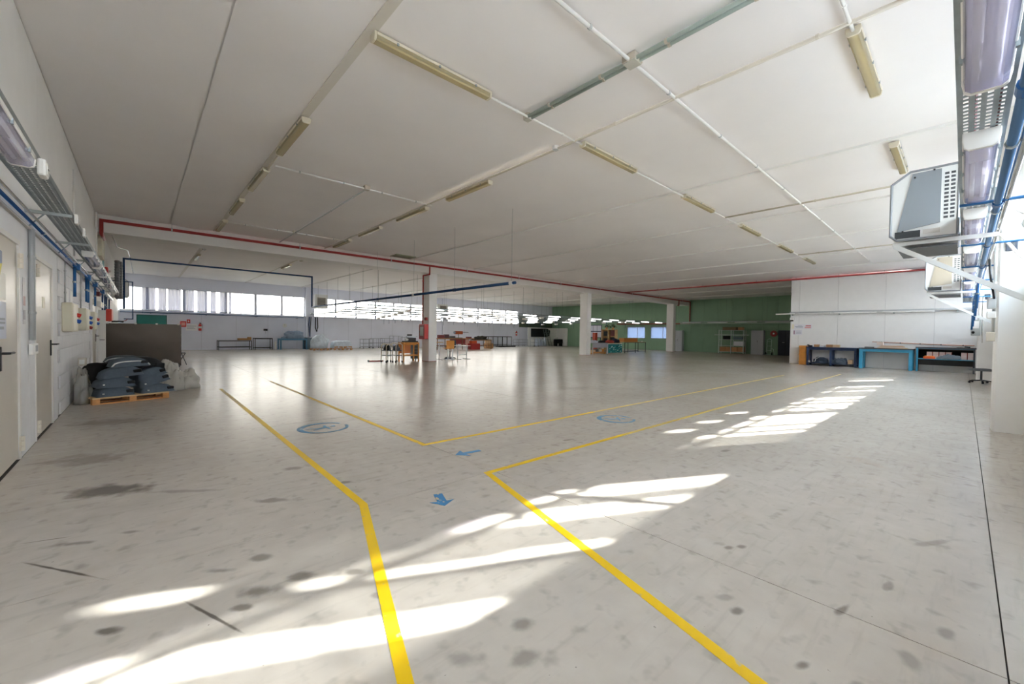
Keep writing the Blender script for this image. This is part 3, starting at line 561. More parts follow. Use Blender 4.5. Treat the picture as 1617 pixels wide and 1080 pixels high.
# heaters
SHEET = mat('heater_grey', '#a9adb1', .4, .3); HPAN = mat('heater_panel', '#8b9298', .35, .3); HWH = mat('heater_white', '#dfe0de', .4)
def heater(label, loc, L=.95, s=1.0, pan=HPAN):
    t = thing('unit_heater', label, 'heater', loc, 0, 'grey unit heaters on the walls')
    poly = [(0, 0), (.5, 0), (.56, .06), (.56, .68), (.4, .8), (0, .8)]; poly = [(a*s, b*s) for a, b in poly]
    M().prism(poly, 0, L, 'x').build('casing', HWH, t)
    for x in (0, L): M().tube([(x, *p) for p in poly]+[(x, *poly[0])], .013, 8).build('edge_frame', mat('frame_grey', '#8f9398', .35, .4), t)
    M().prism([(.14*s, .16*s), (.5*s, .1*s), (.38*s, .77*s), (.14*s, .77*s)], -.012, 0, 'x').build('side_panel', pan, t)
    m = M()
    for k in range(12):
        for q in range(2): m.box(-.004, .001, (.03+.05*q)*s, (.065+.05*q)*s, (.2+.045*k)*s, (.225+.045*k)*s)
    m.build('louvre', DGREY, t, kind='stuff'); B(-.006, .02, .3*s, .52*s, .02*s, .1*s).build('slot', mat('slot_dark', '#33383c', .5), t)
    B(-.005, 0, .14*s, .28*s, .05*s, .1*s).build('terminal_box', mat('terminal', '#c9c4bd', .5), t)
    for p in ((.45, .1), (.2, .77), (.36, .72)): M().tube([(-.02, p[0]*s, p[1]*s), (-.01, p[0]*s, p[1]*s)], .01, 6).build('screw', DARK, t)
    B(.06, L-.06, .55*s, .575*s, .12*s, .64*s).build('outlet_grille', DGREY, t)
    return t
def strut(t, x, y0, z0, y1, z1):
    M().bar((x, y0, z0), (x, y1, z1), .06, .05).build('strut', HWH, t); B(x-.02, x+.02, -.3, y0+.02, -.06, -.015).build('support_arm', HWH, t); B(x, x+.8, 0, y0-.02, -.1, -.085).build('drip_tray', DGREY, t)
for k, x in enumerate((6.8, 13.6)):
    h = heater(('grey unit heater at right, nearer the viewer', 'grey unit heater at right, the farther smaller one')[k], (x, .08, 2.57 if k == 0 else 2.5), pan=HPAN if k == 0 else mat('heater_beige', '#b3aa9a', .4, .2))
    strut(h, .06, .52, -.06, -.8, -.95)
h = heater('dark unit heater on the left wall near the far windows', (-.35, 24.6, 2.62)); h.rotation_euler = (0, 0, -PI/2); h.location = (-.92, 26, 2.75)
def box_heater(label, x, y, z, w_, hh):
    t = thing('unit_heater', label, 'heater', (x, y, z), 0, 'heaters on the far wall'); B(-w_/2, w_/2, 0, .6, 0, hh).build('casing', HWH, t, bevel=.05)
    B(-w_*.34, w_*.34, -.015, 0, hh*.18, hh*.78).build('grille_frame', mat('grille_beige', '#c8c2b5', .5), t); m = M()
    B(-w_*.3, w_*.3, -.02, -.015, hh*.22, hh*.74).build('grille', mat('grille_brown', '#4f463a', .6), t)
    for k in range(6): B(-w_*.3, w_*.3, -.03, -.02, hh*(.25+.085*k), hh*(.27+.085*k)).build('vane', MATS['grille_beige'], t)
    B(-w_*.3, -w_*.25, .4, .78, -.04, 0).box(w_*.25, w_*.3, .4, .78, -.04, 0).build('support_arm', HWH, t)
box_heater('white heater with brown grille on the far wall pilaster', 10.15, 32.6, 3.05, .95, 1.05); box_heater('grey heater just right of the nearest column', 20.9, 32.6, 3.35, 1.1, .65)
# right tray with lamps and blue pipe, on the window wall
t = thing('cable_tray', 'perforated steel cable tray above the lamps at right', 'cable tray', (1.0, -.14, 2.7))
tray_mesh(20, .2).build('perforated_base', STEEL, t); B(0, 20, -.003, 0, 0, .06).box(0, 20, .2, .203, 0, .06).build('side_rail', STEEL, t)
M().tube([(0, .05, .02), (20, .05, .02)], .016, 6).tube([(0, .14, .022), (20, .14, .022)], .018, 6).build('cable', mat('cable_red', '#8a3c40', .5), t)
for k in range(2, 9): M().tube([(-.18+2.32*k, -.62, -.115), (-.18+2.32*k, .2, -.115)], .013, 8).build('bracket', mat('bracket_blue', '#3578b5', .4), t); B(-.2+2.32*k, -.16+2.32*k, -.02, 0, -.13, 0).build('hanger', STEEL, t)
rl = fixture('tray_lamp', 'big clear lens lamp at the top right corner', 'lamp', (2.26, -.04, 2.59), 0, 'lamps under the right cable tray', 1.58, .165, .11, WPLAS, LENS, TUBE, 2, 3, REFL)
for k, x in enumerate((4.69, 6.95, 9.35, 11.7, 14.0, 16.3)): dup(rl, (x, -.04, 2.59), 'clear lens lamp under the right tray, %s behind the corner one' % ORD[k])
t = run('air_pipe', 'blue air pipe along the right window wall', 'pipe', [(1.0, -.165, 2.58), (20.5, -.165, 2.58)], .024, mat('mid_blue_pipe', '#5478a0', .3, .35), clips=10, cm=STEEL)
for x in (3.1, 5.55, 7.95, 10.2): M().tube([(x-.05, -.165, 2.58), (x+.05, -.165, 2.58)], .034, 10).build('coupling', BLUE, t, wc=True)
run('steel_pipe', 'bright steel pipe beside the right blue pipe', 'pipe', [(1.0, -.215, 2.6), (20.5, -.215, 2.6)], .02, MATS['bright_steel'])
for k, (x, z) in enumerate(((12.0, 2.0), (13.2, 1.9), (14.6, 1.85), (16.4, 1.75), (18.5, 1.7))): run('air_hose', 'blue hose hanging from the right air pipe, %s from the viewer' % ORD[k], 'hose', [(x, -.165, 2.57), (x, -.14, z)], .022, BLUE, 'blue hoses at right', 1, STEEL)
run('flexible_hose', 'white flexible hose arching from the right tray, upper one', 'hose', [(7.6, -.2, 2.95), (8.6, -.3, 3.18), (8.9, -.42, 3.22), (9.1, -.6, 3.1), (9.0, -.74, 2.9)], .035, WPLAS)
run('flexible_hose', 'white flexible hose arching from the right tray, lower one', 'hose', [(9.2, -.2, 2.85), (9.45, -.27, 2.98), (9.5, -.33, 2.95), (9.3, -.5, 2.6), (9.2, -.74, 2.35)], .022, WPLAS)
t = thing('flexible_duct', 'ribbed silver duct behind the right hoses', 'duct', (8.9, -.62, 3.1)); M().lathe([(.085+.012*(i % 2), i*.03) for i in range(22)], (0, 0, 0), 12, 'x').build('hose', mat('duct_silver', '#c3c6c8', .35, .6), t); M().lathe([(.1, .64), (.1, .66)], (0, 0, 0), 12, 'x').build('collar', STEEL, t)
# equipment on the window wall pillars
px, py = 9.575, -.3
run('conduit', 'grey conduit down the near corner of the right pillar', 'conduit', [(px, py+.01, 1.5), (px, py+.01, 3.3), (px+.02, py-.2, 3.35)], .018, GREY, None, 4)
for k, (z0, z1, w_) in enumerate(((1.86, 2.03, .07), (1.72, 1.82, .06), (1.37, 1.51, .08))):
    t = thing('switch_box', ('grey switch box on the right pillar, topmost', 'round white switch box on the right pillar, middle', 'cream socket box on the right pillar, lowest')[k], 'switch', (px-.02, py+.02, z0), 0, 'small boxes on the right pillar'); B(-.1, 0, -.03, .06, 0, z1-z0).build('body', (GREY, WPLAS, BEIGE)[k], t, bevel=.008); B(-.08, -.02, .06, .066, .02, z1-z0-.02).build('cover', WPLAS, t)
t = thing('thermostat', 'small black controller on the right pillar', 'controller', (9.615, -.44, 2.72)); B(-.03, 0, -.06, .06, 0, .15).build('body', mat('controller_blue_black', '#2a3242', .4), t, bevel=.006); B(-.034, -.03, -.03, .03, .05, .12).build('display', DGREY, t)
run('flexible_hose', 'black hose hanging beside the right pillar', 'hose', [(9.3, -.22, 2.58), (9.25, -.24, 2.3), (9.3, -.26, 2.15), (9.5, -.29, 1.98)], .014, DARK)
run('conduit', 'white conduit down the second pillar at right', 'conduit', [(21.59, -.42, 1.3), (21.59, -.42, 2.9)], .02, WPLAS, None, 2)
t = thing('electrical_box', 'grey electrical box on the second pillar at right', 'electrical box', (21.62, -.35, 1.55)); B(-.15, 0, -.02, .2, 0, .55).build('body', mat('box_grey', '#b4b6b2', .5), t, bevel=.015); M().tube([(-.15, .15, .12), (-.22, .15, .1)], .04).build('socket', DARK, t); B(-.155, -.15, .02, .16, .25, .5).build('lid', WPLAS, t)
t = thing('thermostat', 'small dark controller on the second pillar at right', 'controller', (21.62, -.5, 2.8)); B(-.03, 0, -.07, .07, 0, .18).build('body', MATS['controller_blue_black'], t, bevel=.006); B(-.034, -.03, -.03, .03, .06, .14).build('display', DGREY, t)
# hung lamp tracks in the far bay
for k, y in enumerate((18.3, 20.7, 23.1, 25.7, 28.4, 31.1)):
    x0, x1 = 7.7+.25*k, (35.5 if k < 2 else 33)
    t = thing('lamp_track', 'long hung lamp track in the far bay, %s from the viewer' % ORD[k], 'lamp track', (x0, y, 2.5), 0, 'hung lamp tracks in the far bay')
    B(0, x1-x0, -.05, .05, .05, .11).build('tray', STEEL, t); M().tube([(0, .09, 0), (x1-x0, .09, 0)], .02, 6).build('pipe', NAVY if k == 5 else mat('track_pipe', '#8f9796', .4, .4), t)
    x = 1.2
    while x < x1-x0-1:
        B(x-.55, x+.55, -.035, .035, .005, .045).build('lamp', mat('track_lamp', '#eeeeea', .35, emit=5.5), t); x += 2.3
    x = .5
    while x < x1-x0: M().tube([(x, 0, .1), (x, 0, ZC-2.53)], .006, 4).build('wire', mat('wire_grey', '#6e6e6e', .6), t); x += 3.1
    for q in range(5): x = 2+q*4.7+.6*k; B(x-.12, x+.12, -.12, .12, -.16, -.04).build('socket_drop', WPLAS, t); M().tube([(x+.5, .09, 0), (x+.5, .09, -.55)], .012, 5).build('hose_drop', NAVY, t)
t = thing('lamp_track', 'lamp track along the green end wall', 'lamp track', (36.3, 6.4, 2.55)); B(-.06, .06, 0, 11, .05, .12).build('tray', STEEL, t); B(.1, .14, 0, 11, -.08, -.03).build('rail', mat('rail_pale', '#c5d2cc', .4, .3), t)
for q in range(5): B(-.06, .06, .3+2.2*q, 1.9+2.2*q, 0, .05).build('lamp', mat('track_lamp_off', '#d8dcd8', .35), t)
for q in range(4): M().tube([(0, 1+3*q, .1), (0, 1+3*q, ZC-2.6)], .006, 4).build('wire', MATS['wire_grey'], t)
t = thing('lamp_track', 'lamp rail along the white partition wall above the benches', 'lamp track', (25.82, -.3, 2.62)); B(-.1, .17, 0, 6.6, .06, .13).build('tray', mat('rail_alu', '#bfc2c6', .35, .5), t)
for q, (a, b) in enumerate(((1.2, 2.9), (3.1, 4.7), (4.85, 6.2), (6.35, 7.25))): B(-.12, .02, a, b, 0, .055).build('lamp', mat('track_lamp_white', '#f2f2f0', .35), t)
for q in range(4): B(-.02, .17, .5+2*q, .54+2*q, -.05, .06).build('bracket', STEEL, t)
t = thing('socket_outlet', 'white box at the corner of the white partition wall', 'socket', (25.97, 6.2, 2.32)); B(-.12, .03, -.06, .12, 0, .14).build('body', WPLAS, t, bevel=.01); B(-.1, 0, -.02, .1, -.06, 0).build('plug', DARK, t)
t = thing('ceiling_vent', 'flat greenish vent plate on the ceiling before the beam', 'vent', (8.35, 16.2, ZC-.05)); B(-.45, .45, -.3, .3, 0, .03).build('plate', mat('vent_green', '#a9aa90', .6), t); B(-.38, .38, -.24, .24, -.012, 0).build('grille', mat('vent_dark', '#8c8e78', .6), t)
# ================================================================= THINGS ON THE FLOOR
WOOD = mat('pine_wood', '#c58a4e', .6, var=.15, scale=6, streak=(1, 8, 8)); ORW = mat('orange_wood', '#dd9440', .55, var=.1, scale=5); CARD = mat('cardboard', '#b98a5d', .75, var=.06, scale=3); CARDL = mat('cardboard_light', '#d8b892', .75, var=.05)
FOAM = mat('seat_fabric', '#56616d', .75, var=.08, scale=20, bump=.1); FOAMD = mat('seat_black', '#16181b', .8, var=.2); CLIPW = mat('clip_white', '#e3e3df', .4)
PLY = mat('pale_ply', '#cfae7e', .6); BLK = mat('black_steel', '#1d2024', .5, .3); WST = mat('white_steel', '#e5e7ea', .4, .1); CREAMS = mat('cream_steel', '#e6dcc4', .4)
FILM = mat('plastic_film', '#c9d6e2', .22, var=.12, scale=8, bump=.8, bscale=9, spec=.8); TARP = mat('grey_tarp', '#8393a5', .55, var=.15, scale=6, bump=.6, bscale=8)
BAG = clear('plastic_bag', '#eeece6', .2, .6, '#f0eee8')
# pallet with a heap of seat pads
pa = thing('pallet', 'wooden pallet under the heap of grey seat pads', 'pallet', (-.62, 10.28, 0), math.radians(17))
for x in (0, .5, 1.0):
    for y in (0, .35, .7): B(x, x+.1, y, y+.1, .022, .1).build('block', WOOD, pa)
for y in (0, .35, .7): B(0, 1.1, y, y+.1, 0, .022).build('skid', WOOD, pa)
for k in range(7): B(0, 1.1, .115*k, .115*k+.09, .1, .122).build('deck_board', PLY, pa)
def seat(label, x, y, z, L, W, H, rz, tilt=0, m=FOAM, seed=1, clips=1, rim=None):
    t = thing('seat_pad', label, 'seat pad', (x, y, z), math.radians(rz), 'seat pads heaped on the pallet'); t.rotation_euler = (0, math.radians(tilt), math.radians(rz))
    M().dome(0, 0, 0, L, W, H, 3, 6, wob=.03, seed=seed).build('cushion', m, t, smooth=True)
    pts = [(-L/2*.97+L*.97*k/12, -W/2*.9, .012+(H-.02)*max(0, 1-abs(-1+k/6)**3)**.5*.62) for k in range(13)]
    if rim: M().tube(pts, .012, 6).build('trim_edge', rim, t)
    for k in range(clips): B(-L*.36+.2*k, -L*.36+.2*k+.025, -W/2-.004, -W/2+.02, H*.28, H*.28+.02).build('clip', CLIPW, t)
    B(L*.25, L*.44, -W*.49, -W*.3, H*.3, H*.62).build('bracket', FOAMD, t, bevel=.01)
    return t
seat('grey seat pad at the bottom left of the heap', -.38, 10.62, .125, .54, .5, .16, 17, seed=1); seat('grey seat pad second from the bottom in the left stack', -.36, 10.63, .285, .55, .5, .17, 15, seed=2)
seat('grey seat pad third up in the left stack, tilted', -.27, 10.66, .47, .62, .48, .17, 10, -6, seed=3, clips=0); seat('grey seat pad on top of the heap with a white rim', -.16, 10.7, .65, .56, .42, .16, 14, -2, seed=4, clips=0, rim=CLIPW)
seat('grey seat pad at the bottom right of the heap', .2, 10.82, .125, .54, .5, .15, 22, seed=5); seat('grey seat pad leaning on the right side, lower one', .16, 10.86, .29, .52, .46, .17, 24, -16, seed=6); seat('grey seat pad leaning on the right side, upper one', .12, 10.9, .42, .5, .42, .17, 28, -14, seed=7, clips=0)
seat('black seat back lying behind the grey pads', .0, 11.2, .5, .75, .5, .3, 12, 4, FOAMD, 8, 0); seat('dark seat frame with a silver edge behind the heap', -.25, 11.25, .7, .55, .3, .13, 8, 0, mat('seat_slate', '#39424a', .7), 9, 0, mat('silver_trim', '#b8bcbc', .3, .5)); seat('black torn seat pad at the wall end of the heap', -.58, 11.12, .3, .45, .45, .4, 40, 0, FOAMD, 10, 0)
for k, (x, y, z, L, W, H, l) in enumerate(((.82, 12.1, 0, .5, .45, .4, 'crumpled clear plastic bag right of the seat heap'), (.52, 11.85, 0, .42, .4, .62, 'small white plastic bag right behind the seat heap'), (-.76, 10.72, 0, .24, .46, .62, 'crumpled plastic bag between the wall and the seat heap'))):
    tag(M().lump(x, y, z, L, W, H, 2.3, wob=.32, seed=20+k, fq=1.9).build('plastic_bag', BAG, smooth=True), l, 'bag', 'plastic bags by the seat heap')
t = thing('small_box', 'small cream box on the wall side of the seat heap', 'box', (-.8, 11.05, .66)); B(-.05, .06, -.06, .06, 0, .14).build('body', BEIGE, t, bevel=.005); B(-.03, .04, -.062, -.06, .03, .11).build('face', CLIPW, t)
bb = thing('carton', 'dark carton holding up the wall end of the heap', 'box', (-.72, 11.05, 0)); B(-.16, .16, -.1, .2, 0, .29).build('body', FOAMD, bb); B(-.16, .16, -.1, .2, .29, .3).build('flap', FOAMD, bb)
# steel screen and chair
SCR = mat('stainless_brown', '#4c443d', .24, .9, var=.12, scale=2, bump=.5, bscale=1.2)
t = thing('steel_screen', 'dull stainless steel screen standing across the left aisle', 'screen', (.1, 19.3, 0)); B(-1.0, 1.03, -.012, .012, .02, 1.52).build('sheet', SCR, t)
for x in (-.9, -.2, .35, .95): B(x-.03, x+.03, -.02, .02, 1.5, 1.55).build('clip', CLIPW, t)
for x in (-.9, .95): B(x-.03, x+.03, -.3, .3, 0, .04).build('foot', BLK, t); M().tube([(x, .02, .02), (x, .02, 1.5)], .018, 6).build('post', BLK, t)
for z in (.35, .75, 1.15): M().tube([(1.03, -.02, z), (1.03, .02, z)], .012, 6).build('screw', CLIPW, t)
t = thing('folding_chair', 'black folding chair behind the steel screen', 'chair', (1.06, 19.95, 0), .5); B(-.17, .17, -.17, .17, .44, .47).build('seat', BLK, t, bevel=.01); B(-.2, .2, .2, .22, .68, .92).build('backrest', BLK, t, bevel=.008)
for s in (-1, 1): M().tube([(s*.19, .22, .92), (s*.19, .1, .45), (s*.19, -.2, 0)], .012, 6).build('leg', BLK, t); M().tube([(s*.17, -.16, .44), (s*.17, .26, 0)], .012, 6).build('leg', BLK, t)
t = thing('coil', 'dark coil of hose lying on the steel screen corner', 'hose', (-.55, 19.3, 1.55)); M().tube([(.14*math.cos(a*.6), .05*math.sin(a*1.1), .03+.02*math.sin(a)) for a in range(22)], .012, 6).build('loop', BLK, t); M().tube([(.1, 0, .03), (.2, 0, .07), (.24, 0, .12)], .01, 5).build('tail', RED, t)
# ---- far wall
d = struct(B(-.1, 1.22, 33.34, 33.39, 0, 2.14).build('door_5', mat('teal_door', '#1c7a70', .45))); B(-.14, -.1, 33.34, 33.4, 0, 2.18).box(1.22, 1.26, 33.34, 33.4, 0, 2.18).box(-.14, 1.26, 33.34, 33.4, 2.14, 2.18).build('door_frame', mat('teal_dark', '#155a54', .5), d, wc=True); M().tube([(1.1, 33.34, 1.0), (1.1, 33.28, 1.0), (.98, 33.28, 1.0)], .012).build('door_handle', DARK, d, wc=True)
t = thing('fire_box', 'red hose box on the far wall beside the steel screen', 'fire box', (2.05, 33.38, 1.48)); B(-.15, .15, -.14, 0, 0, .36).build('body', REDB, t, bevel=.02); B(-.1, .1, -.145, -.14, .08, .28).build('panel', mat('panel_pink', '#e9a59c', .5), t)
paper('fire_sign', 'small red pictogram sign above the far fire extinguisher', 2.32, 33.39, 1.72, .18, .24, 'y', '#c92a2a', ((.3, .7, .3, .7, '#f0e6e6'),)); paper('notice', 'white sheet on the far wall between the fire box and extinguisher', 2.48, 33.39, 1.25, .6, .4, 'y', '#f4f4f6', ((.1, .9, .7, .76, LG), (.1, .7, .5, .56, LG), (.1, .8, .3, .36, LG)))
def extinguisher(label, x, y, z):
    t = thing('fire_extinguisher', label, 'fire extinguisher', (x, y, z), 0, 'fire extinguishers'); M().lathe([(.06, 0), (.085, .02), (.085, .36), (.05, .43), (.03, .46)]).build('cylinder', REDB, t, smooth=True); B(-.03, .05, -.02, .02, .46, .52).build('valve', BLK, t); M().tube([(.04, 0, .48), (.11, -.02, .4), (.1, -.03, .15)], .012, 6).build('hose', BLK, t); M().lathe([(.087, .16), (.087, .28)]).build('label_band', CLIPW, t); B(-.03, .03, .07, .12, .1, .4).build('wall_bracket', BLK, t)
extinguisher('red fire extinguisher hung on the far wall near the steel screen', 2.9, 33.27, 1.25); extinguisher('red fire extinguisher on the far wall before the cabin', 30.85, 33.27, 1.15)
def frame_table(name, label, cat, x0, x1, y0, y1, h, m, top=None, low=None, lw=.04, mids=0, tt=.03, group=None):
    t = thing(name, label, cat, ((x0+x1)/2, (y0+y1)/2, 0), 0, group); a, b = (x1-x0)/2, (y1-y0)/2
    B(-a, a, -b, b, h-tt, h).build('top', top or m, t)
    xs_ = [-a+lw/2+(2*a-lw)*k/(mids+1) for k in range(mids+2)]
    for x in xs_:
        for y in (-b+lw/2, b-lw/2): B(x-lw/2, x+lw/2, y-lw/2, y+lw/2, 0, h-tt).build('leg', m, t)
    for y in (-b+lw/2, b-lw/2): B(-a, a, y-lw/2+.004, y+lw/2-.004, h-tt-lw, h-tt).build('apron', m, t)
    if low is not None:
        B(-a+lw, a-lw, -b+.003, -b+lw-.003, low-lw/2, low+lw/2).box(-a+lw, a-lw, b-lw+.003, b-.003, low-lw/2, low+lw/2).build('stretcher', m, t)
    return t
def box(name, label, x0, x1, y0, y1, z0, h, m=CARD, group=None, cat='box', tape=True, rz=0):
    t = thing(name, label, cat, ((x0+x1)/2, (y0+y1)/2, z0), rz, group); a, b = (x1-x0)/2, (y1-y0)/2
    B(-a, a, -b, b, 0, h).build('carton', m, t, bevel=.006)
    if tape: B(-a-.002, a+.002, -.03, .03, h-.01, h+.003).build('tape', CARDL, t)
    return t
frame_table('steel_table', 'long low black framed table at the far wall', 'table', 3.75, 5.6, 32.3, 33.0, .66, BLK, mat('table_grey', '#a9adb5', .5), .2); frame_table('steel_table', 'shorter taller black framed table at the far wall', 'table', 5.78, 6.85, 32.3, 33.0, .8, BLK, BLK, .14)
box('carton', 'flat brown carton on the long far table', 4.85, 5.4, 32.4, 32.8, .66, .12); box('carton', 'brown carton at the right end of the long far table', 5.3, 5.74, 32.85, 33.0, .66, .2) if False else box('carton', 'brown carton at the right end of the long far table', 5.42, 5.6, 32.4, 32.8, .66, .2)
t = thing('wall_clock', 'round white clock on the far wall', 'clock', (7.85, 33.39, 1.55)); M().lathe([(.15, 0), (.15, -.03)], (0, 0, .15), 18, 'y').build('face', CLIPW, t); B(-.005, .005, -.036, -.03, .15, .25).build('hand', BLK, t)
t = thing('wall_box', 'small dark box on the far wall between tables', 'socket', (6.62, 33.39, 1.3)); B(-.12, .12, -.12, 0, 0, .14).build('body', BLK, t, bevel=.02); M().tube([(0, -.06, 0), (0, -.06, -.2)], .01).build('cable', GREY, t)
t = thing('post', 'short white post standing at the far wall', 'post', (7.0, 32.2, 0)); M().lathe([(.06, 0), (.06, .55), (.03, .57)]).build('pole', CLIPW, t); M().lathe([(.1, 0), (.1, .02)]).build('foot', GREY, t)
LB = mat('bench_light_blue', '#3d9ac0', .45); BB = mat('bench_blue_grey', '#4f7f9f', .5)
frame_table('workbench', 'blue workbench under grey sheeting at the far wall', 'workbench', 7.25, 9.0, 32.0, 32.8, .78, BB, BB, None, .09)
def heap(name, label, cat, x, y, z, L, W, H, m, seed, wob=.25, group=None, p=2.6, rz=0):
    return tag(M().lump(x, y, z, L, W, H, p, wob=wob*1.5, seed=seed, rz=rz).build(name, m, smooth=True), label, cat, group)
heap('grey_sheeting', 'crumpled grey sheeting piled on the far blue workbench', 'sheeting', 8.2, 32.4, .78, 1.4, .7, .5, TARP, 31)
heap('grey_sheeting', 'grey sheeting hanging over the left end of the far workbench', 'sheeting', 7.35, 31.85, .782, .4, .3, .12, TARP, 32) if False else None
box('crate', 'dark crate right of the far blue workbench', 9.05, 9.4, 32.2, 32.9, 0, .85, mat('crate_slate', '#5d6e78', .6), tape=False)
t = thing('cable_bundle', 'dark cable bundle running down the far pilaster', 'cable', (9.5, 33.2, .9)); M().tube([(0, 0, 1.5), (-.05, 0, .9), (.03, 0, 0)], .05).build('cable', mat('bundle_slate', '#55607a', .6), t); M().tube([(.1, 0, 1.5), (.05, 0, .7), (.04, 0, .1)], .03).build('cable', DGREY, t)
t = thing('air_hose', 'black hose loop hanging right of the far pilaster', 'hose', (10.0, 33.2, 1.3)); M().tube([(-.08, 0, 1.1), (-.1, 0, .3), (0, 0, 0), (.08, 0, .35), (.05, 0, 1.1)], .035).build('loop', BLK, t); M().tube([(0, -.02, 0), (0, -.02, .1)], .05).build('nozzle', BLK, t); B(-.1, .1, 0, .12, 1.06, 1.09).build('hook', STEEL, t)
def wrapped(label, x0, x1, y0, y1, h, seed, wob, base):
    t = thing('wrapped_pallet', label, 'pallet load', ((x0+x1)/2, (y0+y1)/2, 0), 0, 'film wrapped pallets at the far wall'); L, W = x1-x0, y1-y0
    B(-L/2, L/2, -W/2, W/2, .1, .13).build('pallet_deck', WOOD, t)
    for x in (-L/2, -.06, L/2-.12):
        for y in (-W/2, W/2-.12): B(x, x+.12, y, y+.12, 0, .1).build('pallet_block', WOOD, t)
    (M().dome(0, 0, .13, L*1.02, W*1.02, h-.13, 8, 8, 26, 18, wob=wob, seed=seed) if wob < .1 else M().lump(0, 0, .13, L*1.15, W*1.15, h-.13, 3.5, 36, 20, wob=.2, seed=seed, fq=1.8)).build('film_wrap', FILM, t, smooth=True)
    if base: 
        for k in range(4): B(-L/2+.03+k*L/4, -L/2+k*L/4+L/4-.03, -W/2-.006, -W/2+.1, .13, .26).build('bundle_end', CARD, t)
wrapped('tall domed pallet load in crumpled clear film', 8.85, 9.85, 30.0, 30.9, 1.0, 41, .13, False); wrapped('low square pallet load wrapped in pale film', 10.2, 11.5, 30.0, 30.9, .66, 42, .04, True)
def wire_cart(label, x, y, w_, d_, h, group='wire trolleys at the far wall', rz=0, m=None):
    m = m or mat('cart_grey', '#8d9299', .4, .5); t = thing('wire_trolley', label, 'trolley', (x, y, 0), rz, group)
    for a in (-1, 1):
        for b in (-1, 1): M().tube([(a*w_/2, b*d_/2, .1), (a*w_/2, b*d_/2, h)], .015, 6).build('post', m, t); M().lathe([(.045, -.02), (.045, .02)], (a*w_/2, b*d_/2, .05), 10, 'x').build('wheel', BLK, t)
    for z in (.14, h*.55, h): M().tube([(-w_/2, -d_/2, z), (w_/2, -d_/2, z), (w_/2, d_/2, z), (-w_/2, d_/2, z), (-w_/2, -d_/2, z)], .011, 6).build('rim', m, t)
    for k in range(1, 6):
        x_ = -w_/2+w_*k/6; M().tube([(x_, -d_/2, .14), (x_, -d_/2, h)], .007, 5).build('bar', m, t)
    return t
for k, (x, y, w_, h) in enumerate(((13.5, 32.3, .75, .75), (14.4, 32.5, .75, .78), (15.3, 32.4, .8, .8), (16.2, 32.6, .8, 1.0), (17.1, 32.4, .7, .9))): wire_cart('grey wire trolley at the far wall, %s of the left group' % ORD[k], x, y, w_, .7, h)
for k, (x, y, w_, h) in enumerate(((29.9, 32.0, .8, .75), (30.8, 32.1, .8, .75), (31.6, 31.2, .7, .8))): wire_cart('grey wire trolley near the cabin wall, %s from the left' % ORD[k], x, y, w_, .6, h)
# ---- beside the nearest column
t = thing('fire_cabinet', 'red fire hose cabinet on the nearest column', 'fire cabinet', (9.895, 17.1, 1.05))
B(-.1, .105, -.25, .25, 0, .7).build('body', REDB, t, bevel=.01); B(-.106, -.1, -.24, .24, .02, .68).build('door_frame', mat('dark_red_door', '#8d1f25', .4), t); B(-.11, -.106, -.15, .15, .16, .58).build('door_glass', mat('cabinet_glass', '#c7c0bd', .1), t); B(-.12, -.106, .17, .2, .3, .4).build('handle', BLK, t)
t = thing('alarm_bell', 'small red alarm box above the fire cabinet on the column', 'alarm', (9.96, 17.0, 1.93)); B(-.06, .04, -.08, .08, 0, .14).build('body', RED, t, bevel=.02); M().tube([(-.06, 0, .07), (-.075, 0, .07)], .04).build('button', BLK, t)
t = thing('pump_truck_bar', 'red bar lying on the floor left of the trolleys', 'bar', (8.0, 18.0, 0)); M().bar((-.35, .05, .03), (.3, -.05, .03), .05).build('bar', RED, t); M().lathe([(.04, -.03), (.04, .03)], (-.35, .05, .04), 8, 'y').build('end_roller', BLK, t)
def arch_cart(label, x, y, w_, d_, h, m, seed):
    t = thing('arch_trolley', label, 'trolley', (x, y, 0), 0, 'arch framed trolleys by the nearest column')
    for b in (-1, 1):
        p = [(-w_/2, b*d_/2, .08), (-w_/2, b*d_/2, h-.08), (-w_/2+.08, b*d_/2, h), (w_/2-.08, b*d_/2, h), (w_/2, b*d_/2, h-.08), (w_/2, b*d_/2, .08)]; M().tube(p, .02, 8).build('arch', m, t)
        for a in (-1, 1): M().lathe([(.045, -.02), (.045, .02)], (a*w_/2, b*d_/2, .045), 10, 'x').build('wheel', BLK, t)
    for z in (.3, .52): B(-w_/2, w_/2, -d_/2, d_/2, z, z+.03).build('shelf', DGREY, t)
    return t
arch_cart('cream arch framed trolley left of the orange bench, left one', 8.2, 17.35, .3, .5, .82, CREAMS, 1); arch_cart('cream arch framed trolley left of the orange bench, right one', 8.58, 17.2, .3, .5, .86, CREAMS, 2)
heap('black_bag', 'black bag slumped on the left arch trolley', 'bag', 8.2, 17.35, .55, .26, .4, .2, FOAMD, 51); heap('grey_bundle', 'grey bundle on the right arch trolley', 'bundle', 8.58, 17.2, .55, .26, .4, .22, mat('bundle_grey', '#6d747b', .7), 52)
t = frame_table('wooden_workbench', 'orange wood workbench left of the nearest column', 'workbench', 8.82, 9.62, 17.0, 17.5, .9, ORW, ORW, .3, .05); B(-.36, .2, .2, .22, .38, .8).build('back_panel', mat('back_panel_orange', '#d07f45', .6), t); B(-.35, .35, -.2, .2, .3, .33).build('shelf', ORW, t); B(-.3, .28, -.2, .2, .78, .86).build('drawer', ORW, t)
